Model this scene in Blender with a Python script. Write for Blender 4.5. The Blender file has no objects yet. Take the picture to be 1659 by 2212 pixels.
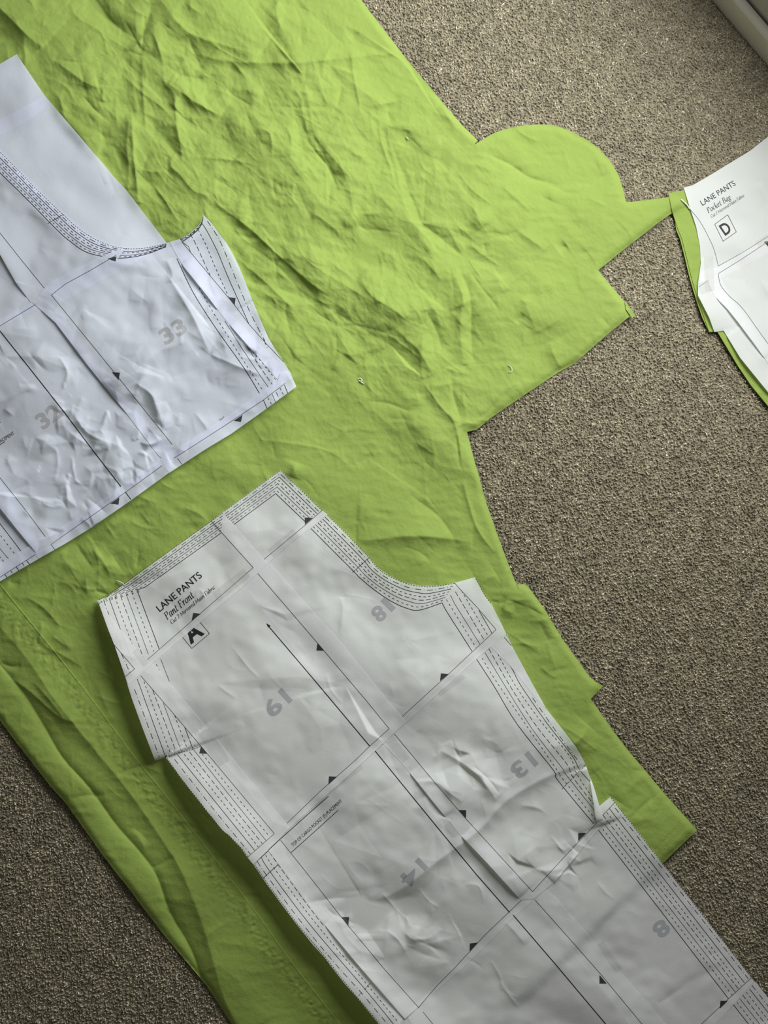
import bpy, bmesh, math, random
import numpy as np
from mathutils import Vector, Matrix

rng = np.random.default_rng(7)
random.seed(7)
SC = bpy.context.scene
COL = SC.collection

# ---------------------------------------------------------------- camera
IW, IH, FPX = 1659.0, 2212.0, 2500.0
TILT = math.atan(0.064 * FPX / 1661.0)
DIST = FPX / 1780.0
Z0 = 0.0095                                  # level on which the cloth lies (top of the pile)
CAM = np.array([0.0, 0.0, Z0 + DIST * math.cos(TILT)])
cd = bpy.data.cameras.new('camera')
cd.sensor_fit = 'VERTICAL'; cd.sensor_height = 36.0; cd.sensor_width = 27.0
cd.lens = FPX / IH * 36.0
cd.clip_start = 0.05
cam = bpy.data.objects.new('camera', cd); COL.objects.link(cam)
cam.location = CAM; cam.rotation_euler = (TILT, 0, 0)
SC.camera = cam

# ---------------------------------------------------------------- world, lights, exposure
wd = bpy.data.worlds.new('room_light'); SC.world = wd; wd.use_nodes = True
bg = wd.node_tree.nodes['Background']
bg.inputs[0].default_value = (1.0, 0.965, 0.91, 1); bg.inputs[1].default_value = 0.08
SC.view_settings.view_transform = 'Standard'; SC.view_settings.look = 'None'
SC.view_settings.gamma = 1.0; SC.view_settings.exposure = 0.0
SC.view_settings.use_curve_mapping = False

def area_light(name, loc, target, sx, sy, power, color):
    l = bpy.data.lights.new(name, 'AREA'); l.shape = 'RECTANGLE'; l.size = sx; l.size_y = sy
    l.energy = power; l.color = color
    o = bpy.data.objects.new(name, l); COL.objects.link(o)
    o.location = loc
    d = Vector(target) - Vector(loc)
    o.rotation_euler = d.to_track_quat('-Z', 'Y').to_euler()
    return o
# the daylight comes through the low window in the wall at the upper right
WALL_P0 = np.array([0.4162, 0.7886]); WALL_DIR = np.array([0.6161, -0.7876]); WALL_N = np.array([0.7876, 0.6161])
SILL, HEAD, WIN_S0, WIN_S1 = 0.28, 1.12, -0.62, 0.45
_c = WALL_P0 + WALL_DIR * (WIN_S0 + WIN_S1) / 2 + WALL_N * 0.015
_z = (SILL + HEAD) / 2
window_light = area_light('window_daylight', (_c[0], _c[1], _z), (_c[0] - WALL_N[0], _c[1] - WALL_N[1], _z), WIN_S1 - WIN_S0, HEAD - SILL, 22.8, (0.95, 0.98, 1.0))

# ---------------------------------------------------------------- plane <-> photo geometry
CT, ST = math.cos(TILT), math.sin(TILT)
def W(px, py, z):
    px = np.asarray(px, float); py = np.asarray(py, float); z = np.asarray(z, float)
    dx = (px - IW / 2) / FPX; dy = -(py - IH / 2) / FPX
    wy = dy * CT + ST; wz = dy * ST - CT
    t = (z - CAM[2]) / wz
    return np.stack([dx * t, wy * t, z + 0 * t], -1)
def PX(x, y, z):
    x = np.asarray(x, float); y = np.asarray(y, float); z = z - CAM[2]
    cy = y * CT + z * ST; cz = -y * ST + z * CT
    return IW / 2 + FPX * x / -cz, IH / 2 - FPX * cy / -cz

# ---------------------------------------------------------------- height grids
G = 2.5
GX0, GY0, GX1, GY1 = -330.0, -330.0, 1992.0, 2544.0
NX = int((GX1 - GX0) / G) + 1; NY = int((GY1 - GY0) / G) + 1
XS = GX0 + G * np.arange(NX); YS = GY0 + G * np.arange(NY)
XX, YY = np.meshgrid(XS, YS)                 # [row, col]
MM = 0.001
PXM = 1 / 1780.0                             # metres per photo pixel on the floor

def samp(Hg, x, y):
    """height on the triangles of the grid (diagonal from corner 0,0 to 1,1)"""
    u = (np.asarray(x) - GX0) / G; v = (np.asarray(y) - GY0) / G
    i = np.clip(np.floor(u).astype(int), 0, NX - 2); j = np.clip(np.floor(v).astype(int), 0, NY - 2)
    fu = u - i; fv = v - j
    a = Hg[j, i]; b = Hg[j, i + 1]; c = Hg[j + 1, i + 1]; d = Hg[j + 1, i]
    up = a + (b - a) * fu + (c - b) * fv
    lo = a + (c - d) * fu + (d - a) * fv
    return np.where(fu >= fv, up, lo)

KX = np.fft.fftfreq(NX, G)[None, :]; KY = np.fft.fftfreq(NY, G)[:, None]
def noise(lam, aniso=1.0, ang=0.0, bw=0.45):
    """band passed noise, wave length lam px; streaks of the noise run along ang (degrees, y down)"""
    a = math.radians(ang)
    ka = KX * math.cos(a) + KY * math.sin(a); kb = -KX * math.sin(a) + KY * math.cos(a)
    k = np.sqrt((ka * aniso) ** 2 + kb ** 2) + 1e-9
    f = np.exp(-(np.log(k * lam) / bw) ** 2)
    n = np.fft.ifft2(np.fft.fft2(rng.standard_normal((NY, NX))) * f).real
    return n / n.std()
def blur(A, s):
    f = np.exp(-2 * (math.pi * s) ** 2 * (KX ** 2 + KY ** 2))
    return np.fft.ifft2(np.fft.fft2(A) * f).real
def ss(x, a, b):
    t = np.clip((x - a) / (b - a), 0, 1); return t * t * (3 - 2 * t)

def window_of(pts, m):
    p = np.asarray(pts, float)
    i0 = max(0, int((p[:, 0].min() - m - GX0) / G)); i1 = min(NX, int((p[:, 0].max() + m - GX0) / G) + 2)
    j0 = max(0, int((p[:, 1].min() - m - GY0) / G)); j1 = min(NY, int((p[:, 1].max() + m - GY0) / G) + 2)
    return slice(j0, j1), slice(i0, i1)
WINDOW_AT = np.array([1346.0, -223.0])        # where the window stands, photo axes
def pdist(X, Y, pts):
    """distance, lit side sign and arc position of the nearest point on a polyline"""
    best = np.full(X.shape, 1e9); sgn = np.ones(X.shape); tt = np.zeros(X.shape)
    p = np.asarray(pts, float); seg = np.hypot(*(p[1:] - p[:-1]).T); tot = seg.sum(); acc = 0
    cd_ = p[-1] - p[0]; flip = -1.0 if np.array([-cd_[1], cd_[0]]) @ (WINDOW_AT - p.mean(0)) < 0 else 1.0
    for a, b, L in zip(p[:-1], p[1:], seg):
        d = (b - a) / max(L, 1e-6)
        s = np.clip((X - a[0]) * d[0] + (Y - a[1]) * d[1], 0, L)
        qx = X - a[0] - s * d[0]; qy = Y - a[1] - s * d[1]
        r = np.hypot(qx, qy)
        n = np.array([-d[1], d[0]])
        sg = flip * np.sign(qx * n[0] + qy * n[1]); sg[sg == 0] = 1
        m = r < best
        best = np.where(m, r, best); sgn = np.where(m, sg, sgn); tt = np.where(m, (acc + s) / tot, tt)
        acc += L
    ch = p[-1] - p[0]; c2 = max(ch @ ch, 1e-6)          # position along the chord: continuous everywhere
    tt = np.clip(((X - p[0][0]) * ch[0] + (Y - p[0][1]) * ch[1]) / c2, 0, 1)
    return best, sgn, tt
def crm(pts, n=6):
    """smooth curve through points"""
    p = [np.asarray(q, float) for q in pts]
    if len(p) < 3: return [tuple(q) for q in p]
    out = []
    for i in range(len(p) - 1):
        p0 = p[max(i - 1, 0)]; p1 = p[i]; p2 = p[i + 1]; p3 = p[min(i + 2, len(p) - 1)]
        for k in range(n):
            t = k / n
            out.append(tuple(0.5 * (2 * p1 + (p2 - p0) * t + (2 * p0 - 5 * p1 + 4 * p2 - p3) * t * t + (3 * p1 - p0 - 3 * p2 + p3) * t ** 3)))
    out.append(tuple(p[-1])); return out
def crease(Z, kind, w, k, pts, L=None, smooth=True, ends=0.5):
    """r: ridge, v: valley, f: fold lying over towards the shade, k: strength (slope)"""
    if smooth: pts = crm(pts, 4)
    Lr = L or w * 3
    m = 4.5 * max(w, Lr if kind in 'f' else w)
    sl = window_of(pts, m)
    d, s, t = pdist(XX[sl], YY[sl], pts)
    h = k * w * PXM
    tap = np.clip(4 * t * (1 - t), 0, 1) ** ends if ends else 1.0
    if kind == 'f':
        prof = np.where(s > 0, np.exp(-d / Lr), np.exp(-(d / w) ** 1.2))
        Z[sl] += h * prof * tap
    elif kind == 'r': Z[sl] += h * np.exp(-(d / w) ** 1.08) * tap
    else: Z[sl] -= h * np.exp(-(d / w) ** 1.08) * tap
def lift(Z, pts, h, w, ends=0.5, p=1.6):
    sl = window_of(pts, w * 3.5)
    d, s, t = pdist(XX[sl], YY[sl], pts)
    tap = np.clip(4 * t * (1 - t), 0, 1) ** ends if ends else 1.0
    Z[sl] += h * np.exp(-(d / w) ** p) * tap
def inside(poly):
    """mask of grid corners inside the polygon"""
    M = np.zeros((NY, NX), bool); p = np.asarray(poly, float); n = len(p)
    for k in range(n):
        (x0, y0), (x1, y1) = p[k], p[(k + 1) % n]
        if y0 == y1: continue
        lo, hi = (y0, y1) if y0 < y1 else (y1, y0)
        rows = np.where((YS >= lo) & (YS < hi))[0]
        if len(rows) == 0: continue
        xi = x0 + (YS[rows] - y0) * (x1 - x0) / (y1 - y0)
        M[rows] ^= XS[None, :] > xi[:, None]
    return M

# ---------------------------------------------------------------- mesh helpers
def new_obj(name, verts, faces, mat, parent=None, origin=None, smooth=True):
    me = bpy.data.meshes.new(name)
    v = np.asarray(verts, float)
    if origin is not None: v = v - np.asarray(origin)
    nf = len(faces)
    if isinstance(faces, np.ndarray):
        lt = np.full(nf, faces.shape[1]); loops = faces.ravel()
    else:
        lt = np.fromiter((len(f) for f in faces), int, nf); loops = np.fromiter((i for f in faces for i in f), int, int(lt.sum()))
    me.vertices.add(len(v)); me.vertices.foreach_set('co', v.astype(np.float32).ravel())
    me.loops.add(len(loops)); me.loops.foreach_set('vertex_index', loops.astype(np.int32))
    me.polygons.add(nf)
    st = np.concatenate([[0], np.cumsum(lt)[:-1]])
    me.polygons.foreach_set('loop_start', st.astype(np.int32)); me.polygons.foreach_set('loop_total', lt.astype(np.int32))
    me.update(calc_edges=True); me.validate()
    me.polygons.foreach_set('use_smooth', np.full(len(me.polygons), smooth))
    if mat: me.materials.append(mat)
    o = bpy.data.objects.new(name, me); COL.objects.link(o)
    if parent is not None: o.parent = parent
    elif origin is not None: o.location = origin
    return o
def tag(o, label=None, cat=None, group=None, kind=None):
    if label: o['label'] = label
    if cat: o['category'] = cat
    if group: o['group'] = group
    if kind: o['kind'] = kind
    return o
def empty(name, loc, label, cat, group=None):
    o = bpy.data.objects.new(name, None); COL.objects.link(o); o.location = loc; o.empty_display_size = 0.05
    return tag(o, label, cat, group)

def clip_half(poly, ax, val, keep_ge):
    out = []; n = len(poly)
    for k in range(n):
        a = poly[k]; b = poly[(k + 1) % n]
        ia = a[ax] >= val if keep_ge else a[ax] <= val
        ib = b[ax] >= val if keep_ge else b[ax] <= val
        if ia: out.append(a)
        if ia != ib:
            t = (val - a[ax]) / (b[ax] - a[ax])
            q = [a[0] + t * (b[0] - a[0]), a[1] + t * (b[1] - a[1])]; q[ax] = val
            out.append((q[0], q[1]))
    return out
def sheet_mesh(name, poly, Hg, mat, parent=None, origin=None, thick=0.0003, step=1):
    """a sheet cut to the outline poly (photo px), following the height grid Hg; edges get their thickness"""
    g = G * step
    poly = [(float(a), float(b)) for a, b in poly]
    area = sum(poly[k][0] * poly[(k + 1) % len(poly)][1] - poly[(k + 1) % len(poly)][0] * poly[k][1] for k in range(len(poly)))
    if area < 0: poly = poly[::-1]           # clockwise on screen (y down)
    M = inside(poly)[::step, ::step]
    ny, nx = M.shape
    # cells touched by the outline
    B = np.zeros((ny - 1, nx - 1), bool)
    for k in range(len(poly)):
        a = np.array(poly[k]); b = np.array(poly[(k + 1) % len(poly)])
        n = max(2, int(np.hypot(*(b - a)) / 0.5))
        q = a + (b - a) * np.linspace(0, 1, n)[:, None]
        i = ((q[:, 0] - GX0) / g).astype(int); j = ((q[:, 1] - GY0) / g).astype(int)
        for dj in (-1, 0, 1):
            for di in (-1, 0, 1):
                B[np.clip(j + dj, 0, ny - 2), np.clip(i + di, 0, nx - 2)] = True
    full = M[:-1, :-1] & M[1:, :-1] & M[:-1, 1:] & M[1:, 1:] & ~B
    idx = -np.ones((ny, nx), int)
    use = np.zeros((ny, nx), bool)
    use[:-1, :-1] |= full; use[1:, :-1] |= full; use[:-1, 1:] |= full; use[1:, 1:] |= full
    jj, ii = np.where(use); idx[jj, ii] = np.arange(len(jj))
    P = [(GX0 + g * i, GY0 + g * j) for j, i in zip(jj, ii)]
    key = {(round(p[0], 2), round(p[1], 2)): k for k, p in enumerate(P)} if len(P) else {}
    fj, fi = np.where(full)
    a = idx[fj, fi]; b = idx[fj, fi + 1]; c = idx[fj + 1, fi + 1]; d = idx[fj + 1, fi]
    F = [t for q in zip(a, b, c, d) for t in ((q[0], q[2], q[1]), (q[0], q[3], q[2]))]   # counter clockwise seen from above
    edges = {}
    rows = np.where(B.any(1))[0]
    bf = []
    for j in rows:
        y0 = GY0 + g * j
        st = clip_half(clip_half(poly, 1, y0, True), 1, y0 + g, False)
        if len(st) < 3: continue
        for i in np.where(B[j])[0]:
            x0 = GX0 + g * i
            cp = clip_half(clip_half(st, 0, x0, True), 0, x0 + g, False)
            if len(cp) < 3: continue
            ar = sum(cp[k][0] * cp[(k + 1) % len(cp)][1] - cp[(k + 1) % len(cp)][0] * cp[k][1] for k in range(len(cp)))
            if abs(ar) < 0.01: continue
            ids = []
            for q in cp:
                kk = (round(q[0], 2), round(q[1], 2))
                if kk not in key: key[kk] = len(P); P.append(q)
                v = key[kk]
                if not ids or ids[-1] != v: ids.append(v)
            if len(ids) > 1 and ids[0] == ids[-1]: ids.pop()
            if len(ids) < 3 or len(set(ids)) != len(ids): 
                u = []
                for v in ids:
                    if v not in u: u.append(v)
                ids = u
                if len(ids) < 3: continue
            ids = ids[::-1]
            bf.append(ids)
    F += bf
    P = np.array(P)
    z = samp(Hg, P[:, 0], P[:, 1])
    V = W(P[:, 0], P[:, 1], z)
    # rim along the outline
    cnt = {}
    for f in F:
        for k in range(len(f)):
            e = (f[k], f[(k + 1) % len(f)]); cnt[e] = cnt.get(e, 0) + 1
    rim = [e for e in cnt if (e[1], e[0]) not in cnt]
    if rim and thick:
        ra = np.array(rim); n0 = len(V)
        top = V[ra.ravel()]; bot = top.copy(); bot[:, 2] -= thick
        V = np.concatenate([V, top, bot]); m = len(rim)
        for k in range(m):
            A0, B0 = n0 + 2 * k, n0 + 2 * k + 1
            F.append((B0, A0, A0 + 2 * m, B0 + 2 * m))
    return new_obj(name, V, F, mat, parent, origin)

# ---------------------------------------------------------------- print: inked ribbons lying on a sheet
class Ink:
    def __init__(self): self.p = []; self.f = []
    def ribbon(self, pts, w=1.3, dash=None, off=0.0):
        p = np.asarray(pts, float); seg = np.hypot(*(p[1:] - p[:-1]).T)
        s = np.concatenate([[0], np.cumsum(seg)]); T = s[-1]
        if T < 0.5: return
        spans = []
        if not dash: spans = [(0, T)]
        else:
            x = -off; k = 0
            while x < T:
                if k % 2 == 0: spans.append((max(x, 0), min(x + dash[k % len(dash)], T)))
                x += dash[k % len(dash)]; k += 1
        for a, b in spans:
            if b - a < 0.4: continue
            n = max(2, int((b - a) / 2.5) + 1)
            t = np.linspace(a, b, n)
            if len(p) > 2:
                inn = s[(s > a + 0.3) & (s < b - 0.3)]; t = np.unique(np.concatenate([t, inn]))
            x = np.interp(t, s, p[:, 0]); y = np.interp(t, s, p[:, 1])
            dx = np.gradient(x); dy = np.gradient(y); L = np.hypot(dx, dy) + 1e-9
            nx, ny = -dy / L * w / 2, dx / L * w / 2
            b0 = len(self.p)
            for q in range(len(t)):
                self.p.append((x[q] + nx[q], y[q] + ny[q])); self.p.append((x[q] - nx[q], y[q] - ny[q]))
            for q in range(len(t) - 1):
                c = b0 + 2 * q; self.f.append((c, c + 1, c + 3, c + 2))
    def pen(self, pts, w, nib=0.7):
        """broad nib pen stroke, for the italic lettering"""
        p = np.asarray(pts, float); b0 = len(self.p)
        d = np.gradient(p, axis=0); ang = np.arctan2(d[:, 1], d[:, 0])
        ww = w * (0.42 + 0.58 * np.abs(np.sin(ang + nib)))
        L = np.hypot(d[:, 0], d[:, 1]) + 1e-9
        n = np.stack([-d[:, 1] / L, d[:, 0] / L], 1) * ww[:, None] / 2
        for q in range(len(p)):
            self.p.append(tuple(p[q] + n[q])); self.p.append(tuple(p[q] - n[q]))
        for q in range(len(p) - 1):
            c = b0 + 2 * q; self.f.append((c, c + 1, c + 3, c + 2))
    def fill(self, poly, cut=5.0):
        bm = bmesh.new(); vs = [bm.verts.new((x, y, 0)) for x, y in poly]; bm.faces.new(vs); self._add(bm, cut)
    def _add(self, bm, cut):
        bmesh.ops.triangulate(bm, faces=bm.faces[:])
        for _ in range(3):
            ee = [e for e in bm.edges if e.calc_length() > cut]
            if not ee: break
            bmesh.ops.subdivide_edges(bm, edges=ee, cuts=1)
            bmesh.ops.triangulate(bm, faces=bm.faces[:])
        b0 = len(self.p); bm.verts.index_update()
        self.p += [(v.co.x, v.co.y) for v in bm.verts]
        self.f += [tuple(b0 + v.index for v in f.verts) for f in bm.faces]
        bm.free()
    def text(self, s, a, b, cap, bold=0.0, cut=5.0):
        """text on the base line from a to b (photo px), capital height cap"""
        cu = bpy.data.curves.new('lettering', 'FONT'); cu.body = s; cu.offset = bold; cu.resolution_u = 4
        ob = bpy.data.objects.new('lettering', cu); COL.objects.link(ob)
        dg = bpy.context.evaluated_depsgraph_get(); dg.update()
        ev = ob.evaluated_get(dg); me = ev.to_mesh()
        bm = bmesh.new(); bm.from_mesh(me); ev.to_mesh_clear()
        bpy.data.objects.remove(ob); bpy.data.curves.remove(cu)
        xs = [v.co.x for v in bm.verts]; x0, x1 = min(xs), max(xs); cu_cap = 0.72
        a = np.array(a, float); b = np.array(b, float); d = b - a; L = np.hypot(*d); d /= L
        up = np.array([d[1], -d[0]])
        for v in bm.verts:
            q = a + d * ((v.co.x - x0) / (x1 - x0) * L) + up * (v.co.y / cu_cap * cap)
            v.co = (q[0], q[1], 0)
        self._add(bm, cut)
    def build(self, name, Hg, mat, parent, origin, dz=0.00016, label=None):
        if not self.f: return None
        p = np.array(self.p); z = samp(Hg, p[:, 0], p[:, 1]) + dz
        V = W(p[:, 0], p[:, 1], z)
        F = []
        for f in self.f:
            q = [V[i] for i in f]
            c = np.cross(q[1] - q[0], q[2] - q[0])
            F.append(f if c[2] > 0 else f[::-1])
        o = new_obj(name, V, F, mat, parent, origin, smooth=True)
        if label: o['label'] = label
        return o

# italic lettering: strokes in units of cap height 1, x height .62
GL = {
 'P': (0.62, [[(.12, 0), (.12, 1)], [(.0, 0), (.26, 0)], [(0, 1), (.12, 1), (.36, .98), (.50, .86), (.50, .68), (.36, .54), (.12, .5)]]),
 'F': (0.56, [[(.12, 0), (.12, 1)], [(0, 0), (.26, 0)], [(0, 1), (.52, 1), (.53, .82)], [(.12, .54), (.4, .54)]]),
 'C': (0.66, [[(.60, .78), (.58, .95), (.40, 1.01), (.2, .92), (.07, .7), (.06, .38), (.16, .1), (.36, -.01), (.52, .05), (.62, .2)]]),
 'M': (0.92, [[(.02, 0), (.12, 1), (.42, .08), (.74, 1), (.80, 0)], [(-.04, 0), (.1, 0)], [(.7, 0), (.9, 0)]]),
 'B': (0.64, [[(.12, 0), (.12, 1)], [(0, 1), (.34, 1), (.47, .88), (.46, .66), (.32, .54), (.12, .53)], [(.32, .54), (.5, .44), (.54, .24), (.44, .05), (.26, 0), (0, 0)]]),
 'a': (0.50, [[(.40, .60), (.26, .63), (.12, .52), (.05, .3), (.08, .06), (.18, -.01), (.3, .12), (.40, .42)], [(.42, .62), (.38, .2), (.40, .02), (.5, .1)]]),
 'n': (0.54, [[(.02, .5), (.1, .62), (.12, .4), (.10, 0)], [(.12, .3), (.22, .52), (.33, .62), (.42, .55), (.41, .3), (.40, .06), (.46, 0), (.54, .1)]]),
 't': (0.34, [[(.16, .86), (.13, .5), (.13, .1), (.2, -.01), (.31, .09)], [(.02, .6), (.32, .6)]]),
 'r': (0.38, [[(.02, .5), (.1, .62), (.12, .4), (.10, 0)], [(.12, .3), (.2, .52), (.28, .62), (.37, .57)]]),
 'o': (0.48, [[(.26, .63), (.12, .55), (.05, .3), (.1, .06), (.22, -.01), (.36, .1), (.42, .34), (.37, .56), (.26, .63)]]),
 'u': (0.54, [[(.02, .52), (.1, .62), (.1, .35), (.1, .1), (.18, -.01), (.3, .12), (.40, .36)], [(.42, .62), (.40, .2), (.42, .0), (.52, .1)]]),
 'i': (0.26, [[(.02, .5), (.1, .62), (.11, .3), (.12, .04), (.18, -.01), (.26, .1)], [(.14, .84), (.16, .9)]]),
 'e': (0.44, [[(.07, .3), (.24, .36), (.36, .48), (.34, .6), (.24, .63), (.12, .54), (.05, .3), (.1, .06), (.22, -.01), (.38, .12)]]),
 'd': (0.52, [[(.40, .60), (.26, .63), (.12, .52), (.05, .3), (.08, .06), (.18, -.01), (.3, .12), (.40, .42)], [(.44, 1.05), (.41, .5), (.38, .12), (.42, .0), (.5, .1)]]),
 'b': (0.50, [[(.02, 1.02), (.1, 1.05), (.1, .5), (.1, .02)], [(.1, .3), (.2, .54), (.31, .63), (.42, .5), (.42, .24), (.32, .04), (.2, -.01), (.1, .06)]]),
 'c': (0.42, [[(.37, .5), (.33, .62), (.22, .63), (.1, .52), (.05, .3), (.1, .06), (.2, -.01), (.36, .12)]]),
 'k': (0.50, [[(.02, 1.02), (.1, 1.05), (.1, .5), (.1, 0)], [(.1, .3), (.28, .42), (.4, .6)], [(.2, .38), (.34, .1), (.42, 0), (.5, .08)]]),
 'g': (0.48, [[(.42, .6), (.26, .63), (.12, .54), (.08, .38), (.18, .22), (.32, .28), (.38, .46), (.3, .6)], [(.16, .22), (.1, .08), (.3, .02), (.38, -.14), (.26, -.3), (.08, -.28), (.02, -.14), (.12, .0)]]),
 '2': (0.52, [[(.06, .76), (.14, .96), (.3, 1.0), (.42, .86), (.38, .62), (.2, .28), (.04, .0), (.3, .02), (.46, .0)]]),
 'x': (0.5, [[(.05, .62), (.42, 0)], [(.42, .62), (.05, 0)]]), ' ': (0.28, []),
}
def italic(ink, s, a, b, cap, w):
    adv = sum(GL[c][0] + 0.05 for c in s)
    a = np.array(a, float); b = np.array(b, float); d = b - a; L = np.hypot(*d); d /= L; up = np.array([d[1], -d[0]])
    sx = L / adv; x = 0
    for c in s:
        wd_, st = GL[c]
        for q in st:
            q = crm(q, 4) if len(q) > 2 and c not in 'MF' else [tuple(np.array(q[i]) + (np.array(q[i + 1]) - np.array(q[i])) * t) for i in range(len(q) - 1) for t in (0, .5)] + [q[-1]]
            pp = [a + d * ((x + u + 0.22 * v * cap / sx) * sx) + up * (v * cap) for u, v in q]
            ink.pen(pp, w)
        x += wd_ + 0.05

# ---------------------------------------------------------------- materials
def mat(name, color, rough=0.8, spec=0.3):
    m = bpy.data.materials.new(name); m.use_nodes = True
    b = m.node_tree.nodes['Principled BSDF']
    b.inputs['Base Color'].default_value = (*color, 1); b.inputs['Roughness'].default_value = rough
    b.inputs['Specular IOR Level'].default_value = spec
    return m, m.node_tree, b
def nd(t, typ, **kw):
    n = t.nodes.new(typ)
    for k, v in kw.items(): setattr(n, k, v)
    return n
def add_bump(t, b, scale, dist, detail=3.0, strength=1.0, stretch=None):
    tc = nd(t, 'ShaderNodeTexCoord'); nz = nd(t, 'ShaderNodeTexNoise')
    nz.inputs['Scale'].default_value = scale; nz.inputs['Detail'].default_value = detail
    if stretch:
        mp = nd(t, 'ShaderNodeMapping'); mp.inputs['Scale'].default_value = stretch[0]; mp.inputs['Rotation'].default_value = (0, 0, stretch[1])
        t.links.new(tc.outputs['Object'], mp.inputs[0]); t.links.new(mp.outputs[0], nz.inputs['Vector'])
    else: t.links.new(tc.outputs['Object'], nz.inputs['Vector'])
    bp = nd(t, 'ShaderNodeBump'); bp.inputs['Distance'].default_value = dist; bp.inputs['Strength'].default_value = strength
    t.links.new(nz.outputs['Fac'], bp.inputs['Height']); t.links.new(bp.outputs[0], b.inputs['Normal'])
    return nz, bp, tc

def cloth_material(name, color):
    m, t, b = mat(name, color, 0.82, 0.18)
    b.inputs['Sheen Weight'].default_value = 0.12; b.inputs['Sheen Roughness'].default_value = 0.5
    b.inputs['Sheen Tint'].default_value = (0.8, 1.0, 0.5, 1)
    nz, bp, tc = add_bump(t, b, 110.0, 0.0008, 5.0)
    rg = nd(t, 'ShaderNodeTexNoise'); rg.noise_type = 'RIDGED_MULTIFRACTAL'; rg.inputs['Scale'].default_value = 48.0; rg.inputs['Detail'].default_value = 5.0
    mp = nd(t, 'ShaderNodeMapping'); mp.inputs['Rotation'].default_value = (0, 0, 0.8); mp.inputs['Scale'].default_value = (0.6, 1.5, 1.0)
    t.links.new(tc.outputs['Object'], mp.inputs[0]); t.links.new(mp.outputs[0], rg.inputs['Vector'])
    b1 = nd(t, 'ShaderNodeBump'); b1.inputs['Distance'].default_value = 0.0016; b1.inputs['Strength'].default_value = 0.8
    t.links.new(rg.outputs['Fac'], b1.inputs['Height']); t.links.new(b1.outputs[0], bp.inputs['Normal'])
    # fine weave on top of the crumple
    w1 = nd(t, 'ShaderNodeTexNoise'); w1.inputs['Scale'].default_value = 1500.0; w1.inputs['Detail'].default_value = 1.0
    t.links.new(tc.outputs['Object'], w1.inputs['Vector'])
    b2 = nd(t, 'ShaderNodeBump'); b2.inputs['Distance'].default_value = 0.00022; b2.inputs['Strength'].default_value = 0.8
    t.links.new(w1.outputs['Fac'], b2.inputs['Height']); t.links.new(bp.outputs[0], b2.inputs['Normal']); t.links.new(b2.outputs[0], b.inputs['Normal'])
    # slight unevenness of the dye
    n2 = nd(t, 'ShaderNodeTexNoise'); n2.inputs['Scale'].default_value = 9.0; n2.inputs['Detail'].default_value = 4.0
    t.links.new(tc.outputs['Object'], n2.inputs['Vector'])
    mx = nd(t, 'ShaderNodeMix', data_type='RGBA')
    mx.inputs[6].default_value = (color[0] * 0.93, color[1] * 0.95, color[2] * 0.9, 1); mx.inputs[7].default_value = (color[0] * 1.06, color[1] * 1.04, color[2] * 1.1, 1)
    t.links.new(n2.outputs['Fac'], mx.inputs[0]); t.links.new(mx.outputs[2], b.inputs['Base Color'])
    return m
LIME = (0.312, 0.420, 0.088)
M_cloth = cloth_material('lime_cotton', LIME)
M_hem = cloth_material('lime_cotton_hem', (0.306, 0.412, 0.085))
M_stitch, _, _ = mat('lime_thread', (0.36, 0.47, 0.10), 0.8)
M_edge_lit, _, _ = mat('lime_fold_highlight', (0.46, 0.58, 0.14), 0.8)  # same cloth, lighter: the highlight along the hem fold is painted in

def paper_material(name, color, trans=0.30):
    m, t, b = mat(name, color, 0.7, 0.25)
    nz, bp, tc = add_bump(t, b, 260.0, 0.00012, 4.0)
    tr = nd(t, 'ShaderNodeBsdfTranslucent'); tr.inputs[0].default_value = (color[0], color[1], color[2], 1)
    mx = nd(t, 'ShaderNodeMixShader'); mx.inputs[0].default_value = trans
    out = t.nodes['Material Output']
    t.links.new(b.outputs[0], mx.inputs[1]); t.links.new(tr.outputs[0], mx.inputs[2]); t.links.new(mx.outputs[0], out.inputs[0])
    return m
M_paper = paper_material('printer_paper', (0.955, 0.96, 0.94))
M_paper_cool_lit = paper_material('cool_lit_paper', (0.85, 0.875, 0.985))  # bluish light at the upper left is put into the paper colour
M_ink, _, _ = mat('black_toner', (0.022, 0.022, 0.026), 0.55)
M_inkthin, _, _ = mat('grey_toner', (0.10, 0.10, 0.105), 0.6)
M_number, _, _ = mat('pale_grey_toner', (0.44, 0.44, 0.445), 0.7)
M_mark, _, _ = mat('dark_grey_toner', (0.045, 0.045, 0.05), 0.6)
m, t, b = mat('clear_tape', (0.9, 0.9, 0.88), 0.28, 0.5)
tb = nd(t, 'ShaderNodeBsdfTransparent'); tb.inputs[0].default_value = (0.93, 0.93, 0.92, 1)
mx = nd(t, 'ShaderNodeMixShader'); mx.inputs[0].default_value = 0.12
t.links.new(tb.outputs[0], mx.inputs[1]); t.links.new(b.outputs[0], mx.inputs[2]); t.links.new(mx.outputs[0], t.nodes['Material Output'].inputs[0])
M_tape = m
M_thread, _, _ = mat('white_thread', (0.85, 0.9, 0.72), 0.6)
M_lint, _, _ = mat('grey_lint', (0.55, 0.57, 0.5), 0.7)

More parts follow.
